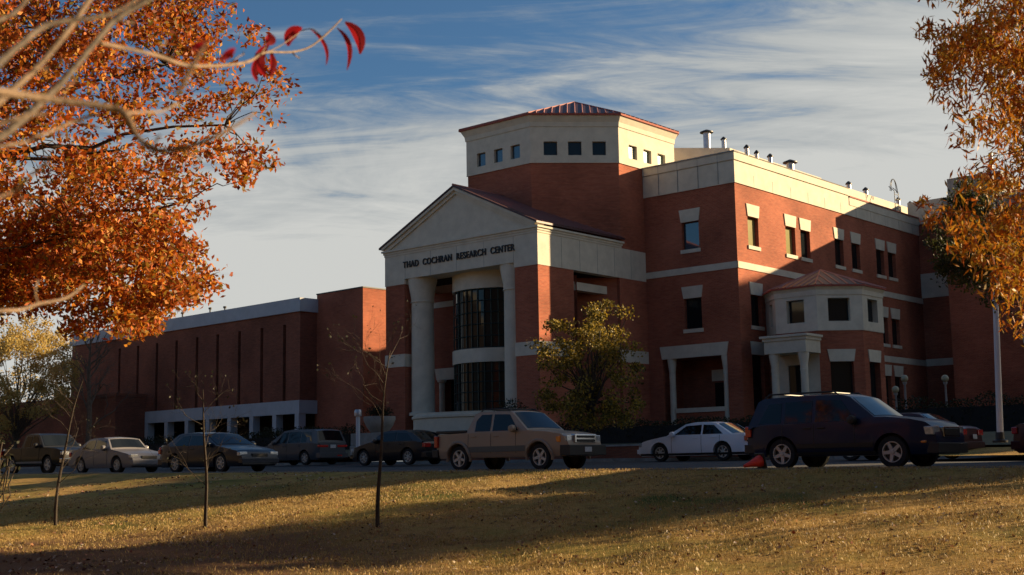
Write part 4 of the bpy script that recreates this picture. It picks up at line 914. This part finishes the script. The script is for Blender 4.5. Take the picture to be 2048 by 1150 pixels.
# ================================================================== CARS
def interp(x, P):
    return float(np.interp(x, [p[0] for p in P], [p[1] for p in P]))
def make_car(name, label, group, color, L, W, H, top, belt, zb, wheels, wr, roof, panes, ws, rw, track_in=.02, rimstyle=5, extras=(), cladding=None, lamps=None, clad_mat='black', rim='alloy'):
    """x from rear (0) to front (L). top: lower body upper contour; roof: greenhouse contour; panes: side glass polygons (x,z)"""
    T = empty(name, label=label, cat='car' if 'truck' not in name and 'pickup' not in name else 'pickup', group=group); pm_ = color
    hw0 = W / 2
    def plan(x):
        e = min(x, L - x); k = min(1, e / .75); return 1 - .16 * (1 - k) ** 2
    def hw(x, z): return hw0 * plan(x) * float(np.interp(z, [zb, zb + .14, .62, belt, belt + .12], [.93, .985, 1, .972, .94]))
    ar = wr + .07
    def zlo(x):
        for c in wheels:
            if abs(x - c) < ar: return max(zb, wr + sqrt(max(0, ar * ar - (x - c) ** 2)) * 1.0)
        return zb + (.06 if x < .1 or x > L - .1 else 0)
    xs = set(np.linspace(0, L, 36)) | {p[0] for p in top}
    for c in wheels:
        xs |= {c + ar * cos(t * pi / 14) for t in range(15)} | {c - ar - .004, c + ar + .004}
    xs = sorted(x for x in xs if 0 <= x <= L); nz, ny = 7, 5
    def shell(xs, lo, hi, hwf, crown):
        rings = []
        for x in xs:
            a, b = lo(x), hi(x); side = [(hwf(x, a + (b - a) * i / nz), a + (b - a) * i / nz) for i in range(nz + 1)]
            yt = side[-1][0]; topp = [(yt * (1 - i / ny), b + crown * (1 - (1 - i / ny) ** 2)) for i in range(1, ny + 1)]
            half = [(0, a), (side[0][0] * .6, a)] + side + topp
            rings.append([(x - L / 2, y, z) for y, z in half] + [(x - L / 2, -y, z) for y, z in half[-2:0:-1]])
        n = len(rings[0]); vs = [v for r in rings for v in r]; m = len(rings)
        fs = [(j * n + i, j * n + (i + 1) % n, (j + 1) * n + (i + 1) % n, (j + 1) * n + i) for j in range(m - 1) for i in range(n)] + [tuple(range(n))[::-1], tuple((m - 1) * n + i for i in range(n))]
        return MB().add(vs, fs)
    shell(xs, zlo, lambda x: interp(x, top), hw, .03).build('body', pm_, T, smooth=True, sharp=38)
    # greenhouse
    x0, x1 = roof[0][0], roof[-1][0]; zr = max(p[1] for p in roof)
    def ghw(x, z):
        t = (z - belt) / (zr - belt); return hw0 * plan(max(.5, min(L - .5, x))) * (.955 - .17 * t)
    gx = sorted({p[0] for p in roof} | set(np.linspace(x0, x1, 24)))
    shell(gx, lambda x: min(belt, interp(x, top)) - .03, lambda x: max(interp(x, roof), belt - .02), ghw, .035).build('cabin', pm_, T, smooth=True, sharp=30)
    for s in (-1, 1):
        for P in panes:
            vs = [(x - L / 2, s * (ghw(x, z) + .008), z) for x, z in P]
            MB().add(vs + [(x, y - s * .02, z) for x, y, z in vs], [tuple(range(len(P))), tuple(range(len(P), 2 * len(P)))[::-1]] + [(i, (i + 1) % len(P), (i + 1) % len(P) + len(P), i + len(P)) for i in range(len(P))]).build('side_window', 'carglass', T)
    def screen(nm, xa, xb, f):
        vs = []; n = 8; m = 6
        for i in range(n + 1):
            x = xa + (xb - xa) * i / n; z = interp(x, roof); w_ = ghw(x, z) * f
            for j in range(m + 1):
                u = -1 + 2 * j / m; vs.append((x - L / 2, u * w_, z + .035 * (1 - u * u * f * f) + .012))
        fs = [(i * (m + 1) + j, i * (m + 1) + j + 1, (i + 1) * (m + 1) + j + 1, (i + 1) * (m + 1) + j) for i in range(n) for j in range(m)]
        MB().add(vs, fs).build(nm, 'carglass', T, smooth=True)
    screen('windshield', *ws, .9)
    if rw: screen('rear_window', *rw, .86)
    # wheels
    proto = None
    for c in wheels:
        for s in (-1, 1):
            if proto is None:
                wh = empty('wheel', parent=T)
                MB().lathe([(wr * .64, -.10), (wr * .95, -.105), (wr, -.075), (wr, .075), (wr * .95, .105), (wr * .66, .10)], n=32, axis='y', closed=False).build('tyre', 'rubber', wh, smooth=True, sharp=30)
                rm_ = MB().lathe([(wr * .66, .085), (wr * .66, .10), (wr * .60, .10), (wr * .58, .03)], n=32, axis='y', closed=False)
                for k in range(rimstyle):
                    t = 2 * pi * k / rimstyle; d = Vector((cos(t), 0, sin(t))); e = Vector((-sin(t), 0, cos(t))); A = d * wr * .08; B = d * wr * .62
                    w_ = wr * (.12 if rimstyle < 7 else .075)
                    rm_.add([A - e * w_ + Vector((0, .03, 0)), A + e * w_ + Vector((0, .03, 0)), B + e * w_ * .8 + Vector((0, .03, 0)), B - e * w_ * .8 + Vector((0, .03, 0)),
                            A - e * w_ + Vector((0, .085, 0)), A + e * w_ + Vector((0, .085, 0)), B + e * w_ * .8 + Vector((0, .095, 0)), B - e * w_ * .8 + Vector((0, .095, 0))],
                            [(4, 5, 6, 7), (0, 1, 5, 4), (1, 2, 6, 5), (3, 0, 4, 7), (2, 3, 7, 6)])
                rm_.lathe([(wr * .14, .05), (wr * .14, .10), (wr * .1, .105)], n=14, axis='y')
                rm_.build('rim', rim, wh, smooth=False); MB().lathe([(wr * .6, .0), (wr * .6, .028)], n=24, axis='y').build('brake_disc', 'black', wh)
                proto = wh; w_o = wh
            else: w_o = copy_tree(proto, T)
            w_o.location = (c - L / 2, s * (hw0 - .125 - track_in), wr); w_o.rotation_euler = (0, random.uniform(0, 1) * 0 + .35 * c, 0 if s > 0 else pi)
    for c in wheels:
        MB().box(c - L / 2 - ar * .98, c - L / 2 + ar * .98, -hw0 + .3, hw0 - .3, zb + .05, wr + ar * .9).build('wheel_housing', 'black', T)
    # seams, handles, mirrors
    for s in (-1, 1):
        sm_ = MB(); f = lambda x, z, k: (x - L / 2, s * (hw(x, z) + k), z)
        for X1, Z0, Z1 in extras_seams(extras):
            P = [f(X1, Z0 + (Z1 - Z0) * i / 6, .0015) for i in range(7)]; sm_.tube(P, .007, 4)
        if sm_.v: sm_.build('door_gap', 'black', T)
        for kind, *e in extras:
            if kind == 'handle': MB().box(e[0] - L / 2 - .1, e[0] - L / 2 + .1, s * (hw(e[0], e[1])) - .012, s * (hw(e[0], e[1])) + .03 * s + .001, e[1] - .018, e[1] + .018).build('door_handle', e[2] if len(e) > 2 else pm_, T, bevel=.008)
            if kind == 'mirror':
                y = s * (ghw(e[0], e[1]) + .13); MB().lathe([(.03, -.1), (.1, -.08), (.115, 0), (.1, .07), (.03, .09)], (e[0] - L / 2, y, e[1]), 10, 'y').build('mirror', e[2] if len(e) > 2 else 'black', T, smooth=True)
            if kind == 'rack': MB().tube([(e[0] - L / 2, s * (hw0 * .70), zr - .02), (e[0] - L / 2 + .12, s * hw0 * .70, zr + .07), (e[1] - L / 2 - .12, s * hw0 * .70, zr + .07), (e[1] - L / 2, s * hw0 * .70, zr - .02)], .022, 6).build('roof_rail', 'black', T)
            if kind == 'strip':   # body side moulding x0 x1 z0 z1
                P = np.linspace(e[0], e[1], 14); vs = [f(x, z, k) for x in P for z, k in ((e[2], .0), (e[2], .018), (e[3], .018), (e[3], .0))]
                fs = [(i * 4 + j, i * 4 + j + 1, (i + 1) * 4 + j + 1, (i + 1) * 4 + j) for i in range(13) for j in range(3)]; MB().add(vs, fs).build('side_moulding', e[4], T)
            if kind == 'flare':
                for c in wheels:
                    P = [f(c + (ar + .03) * cos(t * pi / 16), wr + (ar + .03) * sin(t * pi / 16), .015) for t in range(-1, 18)]; MB().tube(P, .05, 6).build('arch_flare', e[0], T, smooth=True)
            if kind == 'lampbox':  # name, x0, x1, y0, y1, z0, z1, material
                _, x0_, x1_, y0_, y1_, z0_, z1_, m_ = (kind, *e[1:]); nm_ = e[0]
                MB().box(x0_ - L / 2, x1_ - L / 2, min(s * y0_, s * y1_), max(s * y0_, s * y1_), z0_, z1_).build(nm_, m_, T, bevel=.02)
    for kind, *e in extras:
        if kind == 'box': MB().box(e[1] - L / 2, e[2] - L / 2, e[3], e[4], e[5], e[6]).build(e[0], e[7], T, bevel=.015)
        if kind == 'bars':
            for x in e[0]: MB().tube([(x - L / 2, -hw0 * .7, zr + .07), (x - L / 2, hw0 * .7, zr + .07)], .02, 6).build('roof_bar', 'black', T)
    T['_dummy'] = 0; del T['_dummy']
    return T
def extras_seams(ex): return [e[1:] for e in ex if e[0] == 'seam']
def place(T, x1, x2, L, W, wheels, b_side, flip, dz=0):
    """rear/front wheel pixel columns of the near side set the spot along the row"""
    wm_ = (wheels[0] + wheels[1]) / 2; am = (a_at(x1, b_side) + a_at(x2, b_side)) / 2
    off = (wm_ - L / 2) * (-1 if flip else 1); a = am - off; b = b_side + W / 2
    T.location = wp(a, b, float(zg(a, b)) + .005 + dz); T.rotation_euler = (-.0 , 0, -YAW + (pi if flip else 0)); return T
GC = 'cars parked along the road'

# blue SUV
L, W, H = 4.93, 1.9, 1.83
suv_top = [(0, .62), (.03, .98), (.25, 1.08), (2.9, 1.12), (3.35, 1.19), (3.75, 1.19), (4.35, 1.12), (4.70, 1.04), (4.86, .92), (4.93, .70)]
suv = make_car('suv', 'dark blue SUV with chrome grille and alloy wheels beside the fallen cone', GC, mat('dark_blue_paint', (.004, .012, .042), .38, 0, .25, coat=.2), L, W, H, suv_top, 1.08, .30, (1.02, 3.89), .37,
    [(.10, 1.06), (.34, 1.67), (.50, 1.75), (1.5, 1.78), (2.62, 1.76), (2.84, 1.70), (3.50, 1.18)],
    [[(.38, 1.12), (1.02, 1.12), (1.02, 1.62), (.66, 1.60)], [(1.12, 1.12), (1.86, 1.12), (1.86, 1.65), (1.12, 1.63)], [(1.95, 1.12), (3.02, 1.12), (2.62, 1.63), (1.95, 1.66)]],
    (3.46, 2.88), (.14, .32), rimstyle=5, extras=[('seam', 1.06, .5, 1.08), ('seam', 1.92, .36, 1.08), ('seam', 2.98, .36, 1.1), ('handle', 1.75, .98, 'black'), ('handle', 2.72 - .6, .98, 'black'), ('mirror', 2.98, 1.14, 'black'),
     ('rack', .5, 2.5), ('bars', (.85, 2.15)), ('strip', 1.45, 3.45, .50, .60, 'black'), ('strip', 1.4, 3.5, .33, .40, 'black'), ('lampbox', 'headlight', 4.55, 4.90, .52, .87, .74, .94, 'lens'), ('lampbox', 'taillight', -.01, .16, .72, .89, .80, 1.22 - .15, 'redlens'),
     ('lampbox', 'turn_signal', 4.45, 4.72, .84, .90, .56, .62, 'amber'), ('lampbox', 'fog_light', 4.84, 4.96, .5, .66, .42, .52, 'lens'),
     ('box', 'grille', 4.82, 4.97, -.46, .46, .68, .93, 'chrome'), ('box', 'grille_mesh', 4.9, 4.985, -.40, .40, .72, .89, 'black'), ('box', 'front_bumper', 4.70, 4.99, -.85, .85, .32, .56, 'black'), ('box', 'rear_bumper', -.06, .25, -.86, .86, .40, .62, 'black')])
place(suv, 1563, 1784, L, W, (1.02, 3.89), -29.2, False, -.02)
# tan sport truck
L, W, H = 5.23, 1.83, 1.78
TAN = paint('tan_paint', (.33, .25, .18), .2, .4)
tt = [(0, .70), (.02, 1.05), (.06, 1.12), (1.35, 1.14), (3.45, 1.14), (3.75, 1.16), (4.5, 1.10), (5.0, 1.02), (5.16, .90), (5.23, .72)]
truck = make_car('sport_truck', 'tan crew cab pickup with grey lower cladding in the middle of the row', GC, TAN, L, W, H, tt, 1.13, .38, (1.03, 4.23), .38,
    [(1.36, 1.14), (1.62, 1.70), (1.80, 1.76), (3.0, 1.74), (3.12, 1.70), (3.78, 1.17)],
    [[(1.70, 1.17), (2.32, 1.17), (2.32, 1.67), (1.90, 1.67), (1.72, 1.50)], [(2.42, 1.17), (3.42, 1.17), (3.02, 1.65), (2.42, 1.67)]],
    (3.74, 3.14), (1.38, 1.60), rimstyle=5, rim='alloy', extras=[('seam', 1.45, .45, 1.1), ('seam', 2.37, .45, 1.1), ('seam', 3.36, .45, 1.12), ('handle', 1.68, 1.02), ('handle', 2.58, 1.02), ('mirror', 3.30, 1.22, TAN),
     ('rack', 1.75, 2.95), ('bars', (2.0, 2.7)), ('strip', 1.5, 3.72, .55, .72, mat('grey_cladding', (.11, .115, .10), .6)), ('strip', 1.45, 3.75, .40, .50, TAN), ('flare', TAN),
     ('lampbox', 'headlight', 4.93, 5.19, .50, .80, .80, .98, 'lens'), ('lampbox', 'turn_signal', 4.72, 5.0, .72, .865, .78, .96, 'amber'), ('lampbox', 'taillight', -.02, .12, .68, .88, .72, 1.08, 'redlens'),
     ('box', 'grille', 5.10, 5.26, -.50, .50, .76, 1.0, 'chrome'), ('box', 'grille_mesh', 5.20, 5.275, -.42, .42, .90, .97, 'black'), ('box', 'grille_mesh', 5.20, 5.275, -.42, .42, .78, .86, 'black'),
     ('box', 'front_bumper', 4.98, 5.34, -.86, .86, .40, .70, 'black'), ('box', 'license_plate', 5.34, 5.355, -.16, .16, .50, .64, 'plate'), ('box', 'rear_bumper', -.14, .1, -.84, .84, .42, .66, 'black'),
     ('box', 'bed_cover', .08, 1.36, -.80, .80, 1.15, 1.20, 'black'), ('box', 'bed_rail', .06, 1.34, -.88, -.80, 1.15, 1.23, 'black'), ('box', 'bed_rail', .06, 1.34, .80, .88, 1.15, 1.23, 'black')])
place(truck, 917, 1076, L, W, (1.03, 4.23), -28.9, False, -.02)

def sedan(name, label, color, L, W, H, wheels, wr, flip_dims=None, hatch=False, extras=(), rim='alloy', style=7):
    bl = H * .66
    top = [(0, .55), (.04, bl - .06), (.18, bl + .02), (.85, bl + .035), (L - 1.75, bl + .02), (L - 1.4, bl + .01), (L - .7, bl - .10), (L - .25, bl - .19), (L - .06, .62), (L, .50)]
    rf = [(.62, bl + .01), (1.35, H - .06), (1.65, H - .01), (2.35, H), (2.7, H - .05), (L - 1.38, bl + .01)]
    pn = [[(1.02, bl + .04), (1.90, bl + .04), (1.90, H - .09), (1.45, H - .11)], [(1.98, bl + .04), (L - 1.75, bl + .04), (2.66, H - .12), (1.98, H - .09)]]
    if hatch:
        rf = [(.12, bl + .0), (.80, H - .12), (1.25, H - .02), (2.1, H), (2.5, H - .05), (L - 1.25, bl + .01)]
        top = [(0, .55), (.03, bl - .12), (.15, bl), (.85, bl + .03), (L - 1.6, bl + .02), (L - 1.2, bl + .01), (L - .6, bl - .12), (L - .2, bl - .2), (L - .05, .60), (L, .48)]
        pn = [[(.70, bl + .05), (1.62, bl + .05), (1.62, H - .1), (1.05, H - .14)], [(1.7, bl + .04), (L - 1.62, bl + .04), (2.45, H - .12), (1.7, H - .09)]]
    ex = [('seam', 1.15, .35, bl), ('seam', 1.95, .3, bl), ('seam', L - 1.62, .3, bl), ('handle', 1.40, bl - .09), ('handle', 2.2, bl - .09), ('mirror', L - 1.72, bl + .06, color),
          ('lampbox', 'headlight', L - .42, L - .05, W * .27, W * .455, .56, .70, 'lens'), ('lampbox', 'taillight', -.01, .14, W * .25, W * .465, bl - .24, bl - .06, 'redlens'),
          ('box', 'grille', L - .12, L + .012, -.34, .34, .52, .64, 'black'), ('box', 'front_bumper', L - .3, L + .06, -W * .44, W * .44, .30, .47, color), ('box', 'rear_bumper', -.06, .25, -W * .45, W * .45, .30, .52, color),
          ('box', 'license_plate', -.075, -.06, -.16, .16, .60, .74, 'plate'), *extras]
    return make_car(name, label, GC, color, L, W, H, top, bl, .2, wheels, wr, rf, pn, (L - 1.42, 2.74), (.66, 1.32) if not hatch else (.2, .78), extras=ex, rim=rim, rimstyle=style)
WH = paint('white_paint', (.80, .82, .86), .1, .35)
c = sedan('sedan', 'white sedan facing left on the far side of the road', WH, 4.9, 1.8, 1.43, (1.05, 3.85), .33, extras=[('strip', .1, 4.8, .22, .30, 'black'), ('lampbox', 'turn_signal', 4.62, 4.72, .76, .80, .56, .62, 'redlens'), ('box', 'tail_panel', -.012, .05, -.78, .78, .66, .80, 'black')])
place(c, 1319, 1445, 4.9, 1.8, (1.05, 3.85), -16.5, True)
c = sedan('sedan', 'dark blue sedan facing right between silver sedan and grey minivan', paint('navy_paint', (.008, .015, .032)), 4.95, 1.85, 1.42, (1.1, 3.85), .33)
place(c, 342, 444, 4.95, 1.85, (1.1, 3.85), -30.0, False)
SV = paint('champagne_paint', (.19, .18, .185), .45, .35)
c = sedan('sedan', 'silver beige sedan facing right, behind the forked sapling', SV, 4.5, 1.75, 1.38, (.95, 3.55), .31)
place(c, 159, 231.5, 4.5, 1.75, (.95, 3.55), -29.9, False)
c = sedan('hatchback', 'black hatchback facing left behind the tall sapling', paint('black_paint', (.006, .007, .012)), 4.45, 1.76, 1.43, (.95, 3.60), .33, hatch=True, style=7)
place(c, 724.6, 814.5, 4.45, 1.76, (.95, 3.60), -20.6, True, .03)
# grey minivan (rear to the right)
L, W, H = 4.85, 1.9, 1.72
GV = paint('grey_van_paint', (.06, .068, .08), .4, .35)
vt = [(0, .6), (.02, .98), (.15, 1.04), (3.2, 1.02), (3.6, 1.0), (4.3, .90), (4.65, .78), (4.8, .62), (4.85, .5)]
van = make_car('minivan', 'grey minivan facing left with red tail lamps', GC, GV, L, W, H, vt, 1.03, .24, (1.0, 3.86), .33,
    [(.06, 1.03), (.28, 1.60), (.5, 1.66), (2.2, 1.69), (2.7, 1.64), (3.75, 1.0)],
    [[(.50, 1.07), (1.30, 1.07), (1.30, 1.57), (.66, 1.55)], [(1.38, 1.07), (2.25, 1.06), (2.25, 1.59), (1.38, 1.58)], [(2.33, 1.06), (3.2, 1.06), (2.66, 1.56), (2.33, 1.58)]],
    (3.70, 2.75), (.09, .27), rimstyle=7, extras=[('seam', 1.34, .4, 1.02), ('seam', 2.3, .3, 1.02), ('seam', 3.3, .3, 1.0), ('handle', 1.5, .92), ('handle', 2.5, .92), ('mirror', 3.2, 1.08, GV),
     ('lampbox', 'taillight', -.02, .10, .30, .90, .82, .93, 'redlens'), ('lampbox', 'headlight', 4.45, 4.8, .5, .85, .62, .76, 'lens'), ('box', 'rear_bumper', -.1, .2, -.88, .88, .32, .56, GV), ('box', 'license_plate', -.03, -.01, -.17, .17, .78, .94, 'plate'), ('box', 'reflector', -.115, -.1, -.5, -.2, .40, .46, 'redlens')])
place(van, 532, 607, L, W, (1.0, 3.86), -17.6, True, .03)
# black pickup at far left of near row
BK_ = paint('black_truck_paint', (.012, .013, .016))
bt = [(0, .70), (.02, 1.0), (.06, 1.08), (1.9, 1.08), (3.3, 1.08), (3.7, 1.08), (4.6, 1.02), (4.95, .92), (5.05, .7)]
pk = make_car('pickup_truck', 'black pickup truck at the far left of the near row', GC, BK_, 5.05, 1.8, 1.68, bt, 1.07, .36, (1.0, 3.95), .36,
    [(1.75, 1.08), (1.90, 1.60), (2.05, 1.66), (2.9, 1.64), (3.05, 1.58), (3.6, 1.09)], [[(2.0, 1.11), (2.5, 1.11), (2.5, 1.56), (2.06, 1.56)], [(2.58, 1.11), (3.3, 1.11), (2.94, 1.55), (2.58, 1.57)]], (3.56, 3.08), (1.77, 1.89),
    extras=[('seam', 1.82, .45, 1.04), ('seam', 3.3, .45, 1.04), ('mirror', 3.2, 1.16, 'black'), ('strip', 1.4, 3.55, .42, .50, 'steel'), ('lampbox', 'headlight', 4.85, 5.04, .5, .82, .74, .88, 'lens'), ('lampbox', 'taillight', -.02, .1, .7, .88, .7, 1.0, 'redlens'),
      ('box', 'front_bumper', 4.9, 5.18, -.86, .86, .42, .6, 'chrome'), ('box', 'rear_bumper', -.14, .05, -.84, .84, .45, .62, 'chrome')])
place(pk, 22, 92, 5.05, 1.8, (1.0, 3.95), -29.8, False)
DB = paint('dark_teal_paint', (.02, .03, .05))
c = sedan('sedan', 'dark sedan half hidden between black pickup and silver sedan', DB, 4.7, 1.8, 1.5, (1.0, 3.7), .33); c.location = wp(-13.6, -23.2, float(zg(-13.6, -23.2)) + .1); c.rotation_euler = (0, 0, -YAW)
# red cars at right
RD = paint('dark_red_paint', (.05, .006, .008))
c = sedan('sedan', 'dark red car almost hidden behind the blue SUV front', RD, 4.6, 1.8, 1.45, (1.0, 3.7), .33); a = a_at(1927, -19, 900); c.location = wp(a - 2.3, -18.2, float(zg(a, -18.2)) + .02); c.rotation_euler = (0, 0, -YAW + pi)
c = sedan('sedan', 'dark red car cut off by the right edge of the view', RD, 4.6, 1.8, 1.42, (1.0, 3.7), .33); a = a_at(2024, -23.5, 900); c.location = wp(a + 2.3, -22.6, float(zg(a, -22.6)) + .02); c.rotation_euler = (0, 0, -YAW)

# traffic cone lying down
q = at(1520, 943, 29.8); CO = empty('traffic_cone', (q[0], q[1], float(zg(*loc2ab(q[0], q[1]))) + .14), radians(205), label='orange traffic cone tipped over beside the blue SUV rear wheel', cat='traffic cone')
cn = MB().lathe([(.14, 0), (.135, .03), (.075, .25), (.035, .46), (.03, .47)], n=20, axis='x').build('cone_body', 'cone', CO, smooth=True)
cn.location = (-.02, 0, .15); cn.rotation_euler = (0, radians(14), 0)
cb_ = MB().box(-.03, 0, -.18, .18, -.18, .18).build('base', 'black', CO, bevel=.01); cb_.location = (-.02, 0, .15); cb_.rotation_euler = (0, radians(14), 0)
